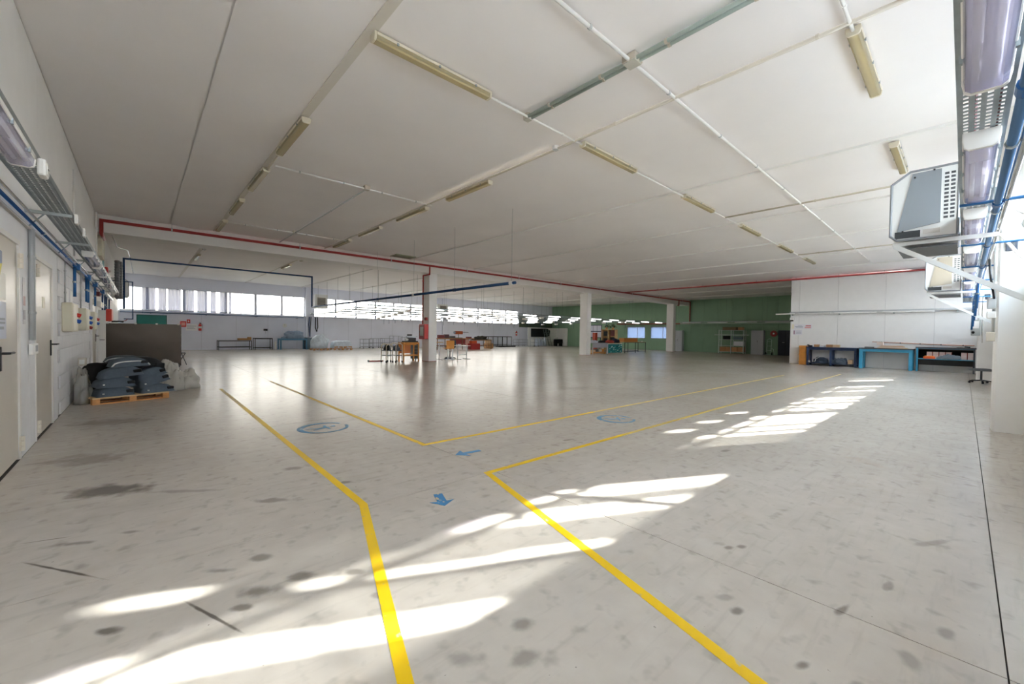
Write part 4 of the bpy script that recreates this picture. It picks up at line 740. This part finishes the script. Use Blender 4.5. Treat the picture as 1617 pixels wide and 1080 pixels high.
t = thing('bench_machine', 'black bench machine with white roll on the orange workbench', 'machine', (9.25, 17.25, .9)); B(-.3, .35, -.15, .15, 0, .06).build('base', BLK, t); B(-.1, .3, -.08, .12, .06, .22).build('body', mat('machine_dark', '#3d3336', .5), t, bevel=.02); M().lathe([(.055, -.1), (.055, .1)], (-.12, -.02, .12), 14, 'x').build('roll', CLIPW, t); B(-.15, .4, -.02, .06, .24, .27).build('arm', STEEL, t); B(-.1, .1, -.05, .05, .3, .37).build('head', BLK, t)
t = thing('drawer_stack', 'grey bin stack between the orange bench and the column', 'drawers', (9.76, 17.72, 0)); B(-.1, .1, -.18, .18, .1, .95).build('case', mat('case_grey', '#5f6a72', .5), t)
for k in range(5): B(-.09, .09, -.2, -.18, .15+.155*k, .27+.155*k).build('drawer', mat('drawer_slate', '#3d474f', .5), t)
for a in (-.08, .08): M().lathe([(.03, 0), (.03, .1)], (a, 0, 0), 8).build('foot', BLK, t)
def tdesk(label, x0, x1, y, h, top):
    t = thing('tall_desk', label, 'desk', ((x0+x1)/2, y, 0), 0, 'white framed desks right of the nearest column'); a = (x1-x0)/2
    B(-a, a, -.25, .25, h-.03, h).build('top', top, t)
    for s in (-1, 1): B(s*a*.8-.02, s*a*.8+.02, -.02, .02, .03, h-.03).build('leg', WST, t); B(s*a*.8-.025, s*a*.8+.025, -.3, .3, 0, .035).build('foot', WST, t)
    B(-a*.8, a*.8, -.02, .02, h*.3, h*.3+.03).build('crossbar', WST, t); return t
tdesk('wood topped white framed desk touching the nearest column', 10.5, 11.25, 17.75, .9, PLY); tdesk('white framed desk right of the orange backed stool', 12.05, 12.75, 17.5, .72, WST)
t = thing('work_stool', 'stool with orange plywood back on white T legs', 'stool', (11.6, 17.4, 0)); B(-.24, .24, -.02, .02, .55, .98).build('backrest', ORW, t, bevel=.02); B(-.2, .2, .02, .36, .56, .59).build('seat', ORW, t)
for s in (-1, 1): B(s*.14-.02, s*.14+.02, -.02, .02, .03, .56).build('leg', WST, t)
B(-.26, .26, -.04, .02, 0, .035).build('foot', WST, t); B(-.16, -.12, 0, .36, 0, .035).box(.12, .16, 0, .36, 0, .035).build('foot_bar', WST, t)
def office_chair(label, x, y, rz, m, hh=1.0, back=True, group='swivel chairs'):
    t = thing('swivel_chair', label, 'chair', (x, y, 0), rz, group)
    for k in range(5): a = 2*PI*k/5; M().bar((0, 0, .1), (.28*math.cos(a), .28*math.sin(a), .07), .04, .03).build('base_arm', BLK, t); M().lathe([(.03, -.02), (.03, .02)], (.28*math.cos(a), .28*math.sin(a), .03), 8, 'x').build('caster', BLK, t)
    M().lathe([(.03, .08), (.025, .42*hh)]).build('column', DGREY, t); M().dome(0, 0, .42*hh, .46, .44, .08, 6, 6).build('seat', m, t, smooth=True)
    if back: M().dome(0, 0, 0, .4, .4, .06, 5, 5).build('backrest', m, t, smooth=True).location = (0, 0, 0); b = t.children[-1]; b.rotation_euler = (PI/2, 0, 0); b.location = (0, .24, .78*hh); B(-.025, .025, .2, .25, .46*hh, .7*hh).build('back_stem', BLK, t)
    return t
office_chair('dark blue swivel chair behind the orange backed stool', 12.05, 18.1, .5, mat('chair_navy', '#26364f', .7))
office_chair('worn black swivel stool half hidden by the right pillar', 20.15, -.4, 2.0, DGREY, .95, False)
# ---- red benches in the middle of the far bay
t = frame_table('workbench', 'cluttered wood topped workbench with red cupboards in the far bay', 'workbench', 17.3, 20.95, 27.8, 28.6, .92, mat('bench_brown', '#7a5a45', .6), WOOD, .3, .05, 2); B(-.1, .9, -.35, .35, .45, .85).build('cupboard', mat('cupboard_red', '#8a3230', .5), t); B(.95, 1.3, -.35, .35, .35, .85).build('cupboard', mat('cupboard_pink', '#d9aca0', .5), t)
box('red_crate', 'red crate on the floor under the far workbench', 20.2, 21.1, 27.2, 27.7, .0, .5, mat('crate_red', '#a32a28', .5), tape=False); box('carton', 'orange carton on the red crate', 20.3, 20.8, 27.25, 27.65, .503, .22, mat('carton_orange', '#c9542c', .6))
for k, (x, w_, h, m) in enumerate(((17.6, .5, .25, mat('item_maroon', '#7a3940', .6)), (18.2, .35, .3, mat('item_plum', '#5a3f4a', .6)), (18.75, .4, .18, DGREY), (20.4, .4, .12, MATS['item_maroon']))): box('bench_box', ('maroon box on the left end of the far workbench', 'plum box on the far workbench', 'flat dark box on the far workbench', 'low maroon box on the right end of the far workbench')[k], x, x+w_, 28.0, 28.3, .92, h, m, tape=False)
t = thing('bench_machine', 'orange machine on a stand on the far workbench', 'machine', (19.6, 28.2, .92)); B(-.3, .3, -.15, .15, 0, .05).build('base', BLK, t); M().tube([(0, 0, .05), (0, 0, .35)], .04).build('post', STEEL, t); B(-.35, .35, -.14, .14, .33, .58).build('body', mat('machine_orange', '#b5562b', .5), t, bevel=.04); M().tube([(.35, 0, .5), (1.0, 0, .5)], .02).build('arm', BLK, t); M().lathe([(.1, -.06), (.1, .06)], (-.4, 0, .46), 10, 'x').build('wheel', TARP, t)
frame_table('wooden_table', 'low wooden table right of the far workbench', 'table', 21.1, 22.9, 27.9, 28.6, .8, mat('table_brown', '#8d6f55', .6), None, .3, .05)
heap('dark_cloth', 'dark cloth heap on the low wooden table', 'cloth', 21.9, 28.25, .8, 1.5, .6, .3, mat('cloth_olive', '#2d2a22', .8), 61)
box('carton', 'tan carton on the floor right of the wooden table', 23.0, 23.7, 28.6, 29.1, 0, .45, CARD); box('carton', 'upper tan carton of the pair right of the wooden table', 23.05, 23.5, 28.65, 29.05, .453, .35, CARDL)
frame_table('steel_table', 'long black steel table with many legs at the far wall', 'table', 26.0, 29.2, 32.2, 33.0, 1.05, BLK, BLK, .2, .035, 4)
t = thing('rolled_mat', 'black mat lying on the floor before the black steel table', 'mat', (27.8, 31.6, 0)); B(-1.1, 1.1, -.3, .3, 0, .1).build('mat', FOAMD, t, bevel=.03); M().tube([(-1.1, -.3, .07), (1.1, -.3, .07)], .07, 8).build('rolled_edge', FOAMD, t)
t = thing('plank', 'white plank lying on the floor right of the black mat', 'plank', (30.2, 31.4, 0)); B(-1.2, 1.2, -.15, .15, 0, .06).build('board', WST, t); B(-1.2, 1.2, -.16, -.15, 0, .05).build('edge', GREY, t)
t = thing('black_board', 'large black board hung on the white cabin wall', 'board', (33.7, 32.44, 1.03)); B(-1.4, 1.15, -.02, .04, 0, .95).build('panel', FOAMD, t); M().prism([(1.15, .02), (1.6, .12), (1.65, .75), (1.15, .95)], -.06, .0, 'y').build('flap', mat('black_cloth', '#0e1012', .8), t)
for k in range(4): heap('foam_lump', 'white foam lump below the black board, %s from the left' % ORD[k], 'foam', 32.6+.45*k, 31.9, 0, .4, .4, .8+.1*(k % 2), mat('foam_blue_white', '#c6d0df', .7), 70+k, .2, 'foam lumps under the black board')
for k, x in enumerate((34.35, 34.85)):
    t = thing('step_ladder', 'aluminium ladder leaning on the cabin wall, %s one' % ('left', 'right')[k], 'ladder', (x, 31.8, 0), 0, 'ladders at the cabin wall')
    for s in (-1, 1): M().bar((s*.2, 0, 0), (s*.15, .58, 1.9), .05, .03).build('rail', STEEL, t)
    for q in range(6): f = (q+.7)/7; M().bar((-.19, .58*f, 1.9*f), (.19, .58*f, 1.9*f), .03).build('rung', STEEL, t)
t = thing('compressor', 'small black machine with a white drum by the cabin wall', 'machine', (35.9, 31.6, 0)); B(-.55, .55, -.25, .25, .3, .8).build('body', FOAMD, t, bevel=.05); M().lathe([(.16, 0), (.2, .1), (.16, .22)], (-.3, 0, .8)).build('drum', CLIPW, t, smooth=True)
for a in (-.42, .42): B(a-.1, a+.1, -.2, .2, 0, .3).build('leg', FOAMD, t)
# ---- second column group
t = thing('workbench', 'grey sided workbench at the second column', 'workbench', (24.4, 17.75, 0)); B(-.9, .85, -.3, .3, .76, .8).build('top', mat('bench_top_grey', '#a4a6ae', .5), t); B(-.9, .85, -.31, -.29, .46, .76).build('front_panel', mat('bench_panel_grey', '#b3b3bd', .5), t)
for a in (-.87, .82):
    for b in (-.27, .27): B(a-.025, a+.025, b-.025, b+.025, 0, .76).build('leg', GREY, t)
t = thing('wooden_crate', 'open wooden crate of oddments under the grey sided workbench', 'crate', (24.35, 17.72, 0)); B(-.75, .8, -.22, .22, .06, .09).build('bottom', WOOD, t)
for y in (-.23, .21): B(-.75, .8, y, y+.02, .09, .17).build('side_board', WOOD, t)
for a in (-.72, .7): B(a, a+.08, -.22, .22, 0, .06).build('skid', WOOD, t)
for k, (x, w_, h, m) in enumerate(((23.7, .3, .2, CARDL), (24.1, .25, .26, DGREY), (24.45, .3, .24, BEIGE), (24.8, .25, .26, ORW))): box('oddment_box', ('pale box at the left of the open wooden crate', 'dark box in the open wooden crate', 'beige box in the open wooden crate', 'orange box at the right of the open wooden crate')[k], x, x+w_, 17.58, 17.86, .09, h, m, tape=False)
heap('white_cloth', 'white and blue cloth on the grey sided workbench', 'cloth', 23.95, 17.7, .8, .8, .4, .18, mat('cloth_white', '#d5d7e2', .8), 81, .3)
box('carton', 'black box on the grey sided workbench', 24.5, 25.2, 17.6, 17.95, .8, .16, FOAMD, tape=False)
t = frame_table('display_table', 'narrow white legged table with a teal patterned board', 'table', 25.35, 27.25, 17.5, 17.95, .78, WST, PLY, None, .04)
TEAL = mat('teal_board', '#1e8288', .5); B(-.9, .9, -.24, -.22, .06, .7).build('teal_board', TEAL, t)
rnd = random.Random(5); PW = mat('pattern_white', '#cfe9ea', .5)
for k in range(30):
    x, z = -.85+1.6*rnd.random(), .1+.5*rnd.random(); w_, h = .05+.16*rnd.random(), .04+.07*rnd.random(); M().prism([(x, z), (x+w_, z+.02*rnd.random()), (x+w_*.8, z+h), (x+.02, z+h*.7)], -.244, -.2405-.0005*(k % 3), 'y').build('pattern_patch', PW if k % 4 else mat('pattern_dark', '#0e4d55', .5), t)
heap('red_cloth', 'red cloth heap on the table with the teal board', 'cloth', 25.9, 17.7, .78, .9, .35, .2, mat('cloth_red', '#b5443a', .8), 82, .3); heap('dark_cloth', 'navy cloth heap beside the red cloth', 'cloth', 26.8, 17.75, .78, .7, .35, .3, mat('cloth_navy', '#232a40', .8), 83, .3)
frame_table('steel_table', 'black legged table carrying a long cardboard box', 'table', 27.45, 30.5, 17.4, 18.1, .86, BLK, PLY, .12, .035, 1)
box('carton', 'long orange cardboard box on the black legged table', 27.55, 29.5, 17.55, 18.0, .86, .3, mat('card_orange', '#c98547', .7)); heap('white_strip', 'white strap hanging at the right end of the cardboard box table', 'strap', 30.1, 17.5, .86, .2, .12, .06, CLIPW, 84)
t = thing('notice_board', 'dark framed notice board with white sheets behind the second column', 'notice board', (30.0, 22.3, 0)); B(0, .04, -.9, .9, 1.1, 2.25).build('board', mat('board_navy', '#2b3658', .5), t)
for a in (-.8, .8): B(0, .04, a-.03, a+.03, 0, 1.1).build('leg', BLK, t); B(-.25, .29, a-.03, a+.03, 0, .04).build('foot', BLK, t)
for k in range(4):
    for z in (1.16, 1.71): B(-.006, 0, -.86+.435*k, -.46+.435*k, z, z+.48).build('sheet', mat('sheet_white', '#d3d8e6', .6), t)
t = thing('shelf_cabinet', 'open wooden shelf cabinet behind the cardboard box table', 'cabinet', (30.0, 20.7, 0)); B(.36, .4, -.7, .7, 0, 1.85).build('back', PLY, t)
for a in (-.7, -.0, .66): B(0, .4, a, a+.04, 0, 1.85).build('side', PLY, t)
for z in (.1, .7, 1.25, 1.82): B(0, .39, -.69, .69, z, z+.03).build('shelf', PLY, t)
for k, (y, z, h, m) in enumerate(((20.95, .733, .35, FOAMD), (20.95, 1.283, .4, FOAMD), (20.25, 1.283, .5, mat('binder_red', '#5d2520', .6)), (20.25, .733, .45, FOAMD))): box('storage_box', ('black box on the lower left shelf of the wooden cabinet', 'black box on the upper left shelf of the wooden cabinet', 'dark red box on the upper right shelf of the wooden cabinet', 'black box on the lower right shelf of the wooden cabinet')[k], 30.05, 30.33, y-.2, y+.25, z, h, m, tape=False)
box('red_canister', 'red canister standing beside the notice board', 29.2, 29.5, 21.45, 21.75, 0, 1.55, mat('canister_red', '#a8442f', .5), tape=False)
for k, y in enumerate((20.35, 21.0)):
    t = thing('potted_plant', 'dark leafy plant on the wooden shelf cabinet, %s one' % ('right', 'left')[k], 'plant', (30.2, y, 1.85), 0, 'plants on the wooden cabinet'); M().lathe([(.08, 0), (.11, .16)]).build('pot', WOOD, t); rn = random.Random(k)
    m = M()
    for q in range(70):
        a, e, r = rn.random()*6.3, rn.random()*1.2, .1+.22*rn.random(); p = Vector((math.cos(a)*math.cos(e)*r, math.sin(a)*math.cos(e)*r, .18+math.sin(e)*r)); s = Vector((rn.random()-.5, rn.random()-.5, rn.random()-.5))*.12; s2 = Vector((rn.random()-.5, rn.random()-.5, rn.random()-.5))*.1; i = len(m.v); m.v += [tuple(p-s), tuple(p+s2), tuple(p+s), tuple(p-s2)]; m.f.append((i, i+1, i+2, i+3))
    m.build('foliage', mat('leaf_dark', '#37482a', .6, var=.3), t, kind='stuff')
# ---- along the green wall
LOCK = mat('locker_grey', '#b9bcc2', .45); DOORN = mat('door_navy', '#1f2433', .5)
def locker(label, y0, y1, h):
    t = thing('locker', label, 'locker', (XR-.45, (y0+y1)/2, 0), 0, 'grey lockers on the green wall'); a = (y1-y0)/2; B(0, .4, -a, a, 0, h).build('body', LOCK, t, bevel=.008); B(-.012, 0, -a+.01, -.004, .05, h-.03).build('door', LOCK, t); B(-.012, 0, .004, a-.01, .05, h-.03).build('door', LOCK, t); B(-.03, -.012, -.05, -.03, h*.5, h*.58).build('handle', DGREY, t); return t
locker('tall grey locker right of the farthest column', 17.15, 18.1, 1.88); locker('tall grey locker right of the open shelf rack', 10.62, 11.5, 1.92)
d = struct(B(XR-.06, XR-.026, 8.75, 9.72, 0, 1.94).build('door_6', DOORN)); B(XR-.066, XR-.06, 9.2, 9.24, .05, 1.9).build('leaf_joint', BLK, d, wc=True); M().tube([(XR-.06, 9.3, 1.0), (XR-.12, 9.3, 1.0), (XR-.12, 9.42, 1.0)], .012).build('door_handle', GREY, d, wc=True)
t = thing('shelf_rack', 'pale open steel shelf rack against the green wall', 'shelf', (36.3, 12.9, 0)); SR = mat('rack_pale', '#c8d2cc', .45, .2)
for y in (-.95, 0, .95):
    for x in (-.25, .25): B(x-.025, x+.025, y-.025, y+.025, 0, 1.95).build('upright', SR, t)
for z in (.12, .62, 1.12, 1.9): B(-.27, .27, -.95, .95, z, z+.035).build('shelf', SR, t)
B(-.31, -.27, -1.35, 1.3, 1.5, 1.56).build('long_rail', SR, t)
for k in range(4): box('carton', 'brown carton on the bottom shelf of the rack, %s from the left' % ORD[k], 36.08, 36.5, 13.36-.46*k, 13.78-.46*k, .155, .38, CARD, 'cartons on the bottom rack shelf')
for a in ((12.0, 12.7, .658, .36, WST, 'white carton on the middle shelf of the rack'), (13.1, 13.55, 1.158, .3, FOAMD, 'black box on the upper left shelf of the rack'), (12.05, 12.75, 1.158, .26, mat('bin_slate', '#4d6670', .5), 'slate bin on the upper right shelf of the rack'), (12.55, 13.6, 1.938, .24, mat('card_dark', '#7d6a4c', .7), 'long brown carton on top of the rack'), (12.05, 12.4, 1.938, .22, CARD, 'small brown carton on top of the rack')): box('carton', a[5], 36.1, 36.5, a[0], a[1], a[2], a[3], a[4], tape=False)
t = thing('hose_reel', 'red hose reel on the green wall', 'hose reel', (XR-.03, 9.98, 1.45)); M().lathe([(.22, -.2), (.22, 0)], (0, 0, .22), 18, 'x').build('drum', RED, t); M().lathe([(.24, -.21), (.24, -.19)], (0, 0, .22), 18, 'x').build('disc', RED, t); M().lathe([(.06, -.24), (.06, -.21)], (0, 0, .22), 12, 'x').build('hub', CLIPW, t)
t = thing('hand_truck', 'white hand truck standing by the green wall', 'hand truck', (36.45, 10.25, 0)); HT = mat('truck_white', '#c9dbd2', .4)
for s in (-.15, .15): M().tube([(0, s, .12), (.1, s, 1.2)], .02, 6).build('rail', HT, t); M().lathe([(.11, -.025), (.11, .025)], (.05, s*1.4, .11), 12, 'y').build('wheel', BLK, t)
for z in (.35, .7, 1.05): M().tube([(.02+.08*z, -.15, z), (.02+.08*z, .15, z)], .014, 6).build('crossbar', HT, t)
B(-.3, 0, -.17, .17, .02, .04).build('toe_plate', HT, t); M().tube([(.1, -.15, 1.2), (.12, 0, 1.26), (.1, .15, 1.2)], .018, 6).build('handle', HT, t); M().tube([(-.1, -.4, .02), (-.1, -.35, .45), (0, -.2, .5)], .014, 6).build('side_stay', HT, t)
# ---- benches at the white partition wall
t = thing('slatted_panel', 'orange wooden slatted crate standing at the partition wall corner', 'crate', (25.6, 5.6, 0))
for k in range(4): B(-.2, .22, -.14+.075*k, -.075+.075*k, 0, .98).build('slat', ORW, t)
for z in (.1, .5, .88): B(-.22, -.2, -.15, .16, z, z+.08).build('batten', ORW, t)
NB = mat('bench_navy', '#27395c', .5); DTOP = mat('bench_top_dark', '#4c5058', .5)
def bench_y(name, label, y0, y1, x0, x1, h, m, top, lw, mids, low=None):
    t = thing(name, label, 'workbench', ((x0+x1)/2, (y0+y1)/2, 0)); a, b = (x1-x0)/2, (y1-y0)/2; B(-a-.03, a, -b-.03, b+.03, h-.05, h).build('top', top, t)
    for k in range(mids+2):
        y = -b+lw/2+(2*b-lw)*k/(mids+1)
        for x in (-a+lw/2, a-lw/2): B(x-lw/2, x+lw/2, y-lw/2, y+lw/2, 0, h-.05).build('leg', m, t)
    for x in (-a+lw/2, a-lw/2): B(x-lw/2+.005, x+lw/2-.005, -b, b, h-.05-lw, h-.05).build('apron', m, t)
    if low is not None: B(-a+.01, a-.01, -b+.01, b-.01, low-.03, low).build('lower_shelf', m, t)
    return t
bench_y('workbench', 'navy steel workbench with dark bundles on its lower shelf', 3.42, 5.4, 25.25, 25.95, .93, NB, NB, .09, 1, .14); bench_y('workbench', 'bright light blue workbench against the white partition wall', 1.5, 3.3, 25.05, 25.95, .96, LB, DTOP, .12, 0)
t = bench_y('shelf_bench', 'dark shelf bench with stacked white and red boxes', -.32, 1.4, 25.25, 25.95, 1.06, DTOP, DTOP, .05, 0); B(-.35, .35, -.85, .85, .53, .56).build('shelf', LB, t); B(-.36, -.33, -.86, .86, 1.0, 1.03).build('front_edge', LB, t); B(.0, .03, -.83, .83, .28, .53).build('kick_panel', mat('panel_brown', '#3f3a38', .6), t); B(.3, .34, -.83, .83, .56, 1.0).build('back_panel', FOAMD, t)
B(-.38, -.34, .8, .86, 0, 1.02).build('blue_leg', LB, t)
for k in range(7):
    y = 1.0-.19*k-(.25 if k > 3 else 0)
    if y < -.25: break
    t = thing('box_stack', 'pale box bundle with red edges on the bench shelf, %s from the left' % ORD[k], 'box', (25.5, y, .563), 0, 'box bundles on the shelf bench')
    for q in range(4): B(-.12, .1, -.08, .08, .075*q, .075*q+.07).build('layer', mat('bundle_pink', '#e6cfcb', .6), t)
    B(-.125, .1, -.095, -.083, 0, .3).build('red_divider', mat('divider_red', '#b03a2a', .5), t)
t = thing('orange_tray', 'orange plastic tray at the left end of the bench shelf', 'tray', (25.32, 1.02, .563)); B(-.1, .1, -.2, .16, 0, .1).build('tray', mat('tray_orange', '#f2662a', .4), t, bevel=.01); B(-.08, .08, -.16, .12, .1, .12).build('contents', mat('tray_amber', '#f0a13c', .5), t)
heap('grey_garment', 'grey garment thrown across the bench shelf boxes', 'cloth', 25.3, .4, .563, .2, .62, .2, mat('garment_grey', '#7e8994', .8), 91, .25)
for k, (y, l, m) in enumerate(((4.85, 'dark folded covers on the navy bench lower shelf, left bundle', mat('cover_slate', '#44505f', .8)), (4.1, 'dark folded covers on the navy bench lower shelf, right bundle', mat('cover_slate2', '#596674', .8)))): heap('folded_covers', l, 'cloth', 25.55, y, .14, .45, .62, .26, m, 93+k, .25, 'folded covers on the navy bench')
box('carton', 'tan carton at the right of the navy bench lower shelf', 25.35, 25.6, 3.58, 3.76, .14, .2, CARDL)
t = thing('white_cable', 'white cable looping over the dark covers', 'cable', (25.28, 4.95, .14)); M().tube([(0, .1, .05), (-.02, .05, .2), (0, -.1, .3), (.05, -.3, .3)], .012, 6).build('cable', CLIPW, t); B(-.03, .03, .3, .38, .0, .1).build('plug', CLIPW, t)
for k, (y0, y1, h, m, l) in enumerate(((4.95, 5.15, .12, CARD, 'small brown box at the left of the navy bench top'), (4.72, 4.92, .08, WST, 'low white box between the brown boxes on the navy bench'), (4.4, 4.65, .13, CARD, 'brown box in the middle of the navy bench top'), (4.12, 4.38, .13, CARDL, 'pale box right of the brown one on the navy bench'))): box('carton', l, 25.5, 25.75, y0, y1, .93, h, m)
t = thing('bench_vice', 'dark bench vice on the left end of the navy bench', 'vice', (25.5, 5.3, .93)); B(-.08, .08, -.08, .08, 0, .08).build('body', BLK, t, bevel=.01); B(-.06, .06, .05, .12, .05, .12).build('jaw', DGREY, t); M().tube([(-.08, .09, .06), (-.16, .09, .06)], .012).build('handle', STEEL, t)
CPAPER = mat('board_pale', '#e4d2c8', .7)
t = thing('flat_cartons', 'flattened pale cartons lying on the light blue bench', 'box', (25.5, 2.3, .96)); 
for k in range(4): B(-.25+.02*k, .25-.02*k, -.6+.05*k, .4-.04*k, .035*k, .035*k+.03).build('flat_carton', CPAPER if k % 2 else CARDL, t)
box('carton', 'pale upright box on the light blue bench', 25.3, 25.6, 2.5, 2.72, 1.103, .14, CPAPER); box('carton', 'thin dark box at the left of the light blue bench', 25.3, 25.6, 2.84, 3.15, .96, .05, mat('box_slate', '#6d6a6a', .6), tape=False)
run('copper_pipe', 'pinkish pipe running along the wall above the benches', 'pipe', [(25.96, 2.95, 1.24), (25.96, .3, 1.16), (25.96, -.3, 1.16)], .018, mat('pipe_pink', '#d09a86', .4), clips=5, cm=BLK)
t = thing('hand_tool', 'dark tool with trailing cable on the shelf bench top', 'tool', (25.5, -.1, 1.06)); M().tube([(0, -.08, .03), (0, .08, .04)], .025).build('body', BLK, t); M().tube([(0, .08, .04), (.02, .2, .015), (.04, .3, .012)], .008, 5).build('cable', BLK, t)
paper('notice', 'wide white notice with red and grey bars on the partition wall', 25.998, 5.75, 1.84, .78, .26, '-x', '#eceaf0', ((.05, .35, .55, .8, '#d98c94'), (.05, .4, .2, .4, '#e2a2a2'), (.5, .95, .5, .58, LG), (.5, .9, .3, .36, LG), (.55, .8, .7, .76, LG)))
paper('notice', 'smaller white notice below the wide one on the partition wall', 25.998, 5.98, 1.53, .4, .28, '-x', '#eae8ef', ((.8, .97, .15, .85, '#b79aa8'), (.1, .7, .7, .76, LG), (.1, .65, .5, .56, LG), (.1, .7, .3, .36, LG)))
paper('notice', 'pale yellow strip beside the notices on the partition wall', 25.998, 6.2, 1.86, .1, .24, '-x', '#efe9d2')
# ================================================================= FLOOR MARKINGS (paint on the slab)
def worn(name, col, wear):
    m = mat(name, col, .45); n = m.node_tree.nodes; L = m.node_tree.links; b = n['Principled BSDF']; g = n.new('ShaderNodeNewGeometry')
    t = n.new('ShaderNodeTexNoise'); t.inputs['Scale'].default_value = 14; t.inputs['Detail'].default_value = 8; L.new(g.outputs['Position'], t.inputs['Vector'])
    r = n.new('ShaderNodeValToRGB'); r.color_ramp.elements[0].position = wear; r.color_ramp.elements[1].position = wear+.08; r.color_ramp.elements[0].color = C('#cdb98a'); r.color_ramp.elements[1].color = C(col)
    L.new(t.outputs['Fac'], r.inputs[0]); L.new(r.outputs[0], b.inputs['Base Color']); return m
YEL = worn('lane_yellow', '#f2c60a', .3); YEL2 = worn('lane_yellow_worn', '#e3c25a', .4); BLP = worn('floor_blue', '#2f7fb4', .33); BLP2 = worn('floor_blue_worn', '#4d86ab', .3)
def stripe(pts, w_, m):
    q = M(); pts = [Vector((x, y, 0)) for x, y in pts]; L_, R_ = [], []
    for i, p in enumerate(pts):
        a = (p-pts[i-1]).normalized() if i else None; b = (pts[i+1]-p).normalized() if i < len(pts)-1 else None
        d = ((a or b)+(b or a)).normalized(); nrm = Vector((-d.y, d.x, 0)); f = 1/max(.35, d.dot(a or b)) * w_/2
        L_.append(p+nrm*f); R_.append(p-nrm*f)
    n = len(pts); q.v = [(v.x, v.y, z) for z in (.0002, .002) for v in L_+R_]
    for i in range(n-1):
        q.f += [(2*n+i, 2*n+n+i, 2*n+n+i+1, 2*n+i+1), (i, i+1, 2*n+i+1, 2*n+i), (n+i+1, n+i, 3*n+i, 3*n+i+1)]
    q.build('lane_line', m, fl, wc=True)
stripe([(.55, .7), (.77, 1.44), (1.315, 3.18), (1.36, 8.6)], .062, YEL); stripe([(1.36, 8.6), (1.38, 11.5)], .062, YEL2)
stripe([(2.59, 12.5), (2.58, 9)], .062, YEL2); stripe([(2.58, 9), (2.575, 4.41), (6, 4.41)], .062, YEL2 if False else YEL); stripe([(6, 4.41), (17.5, 4.41)], .062, YEL2)
stripe([(1.55, -.2), (1.82, .5), (2.54, 3.13), (5, 3.14)], .062, YEL); stripe([(5, 3.14), (20, 3.16)], .062, YEL2)
def mark(name, poly, m):
    M().prism(poly, .0002, .002, 'z').build(name, m, fl, wc=True)
def arrow(tail, tip, hw, hl, sw):
    t0 = Vector(tail); t1 = Vector(tip); d = (t1-t0).normalized(); n_ = Vector((-d.y, d.x)); b = t1-d*hl
    mark('arrow', [tuple(p) for p in (t0-n_*sw/2, b-n_*sw/2, b-n_*hw/2-d*.01, t1, b+n_*hw/2-d*.01, b+n_*sw/2, t0+n_*sw/2)], BLP)
arrow((2.96, 3.79), (2.63, 3.82), .24, .12, .06); arrow((1.88, 2.985), (1.795, 2.745), .2, .09, .075)
def picto(cx, cy, r, a, m):
    o = []
    for k in range(41):
        t_ = a+.25+2*PI*.93*k/40; o.append((cx+r*math.cos(t_), cy+r*math.sin(t_)))
    wv = M(); n = len(o)
    for z in (.0002, .002):
        for k in range(n):
            t_ = a+.25+2*PI*.93*k/40; wd = .042+.04*max(0, math.cos(t_-2.6))
            wv.v += [(o[k][0], o[k][1], z), (cx+(r-wd)*math.cos(t_), cy+(r-wd)*math.sin(t_), z)]
    for k in range(n-1):
        i = 2*k; j = 2*n+2*k; wv.f += [(j, j+1, j+3, j+2), (i, i+2, j+2, j), (i+1, j+1, j+3, i+3)]
    wv.build('walkway_ring', m, fl, wc=True)
    def P(u, v): c, s = math.cos(a), math.sin(a); return (cx+(u*c-v*s)*r, cy+(u*s+v*c)*r)
    f = M()
    for pl in ([(-.1, .02), (.12, .08), (.22, -.02), (.1, -.14), (-.1, -.1)], [(-.1, .02), (-.62, .3), (-.64, .22), (-.12, -.06)], [(-.06, -.06), (-.5, -.14), (-.5, -.22), (-.04, -.12)], [(.05, .06), (.18, .36), (.28, .34), (.16, .02)], [(.08, -.12), (.02, -.42), (.1, -.42), (.2, -.08)]):
        f.prism([P(*p) for p in pl], .0002, .002, 'z')
    f.lathe([(.12*r, .0002), (.12*r, .002)], (*P(.42, .0), 0), 10); f.build('walking_figure', m, fl, wc=True)
picto(1.93, 6.09, .335, .2, BLP2); picto(5.8, 3.82, .31, -.6, BLP2)
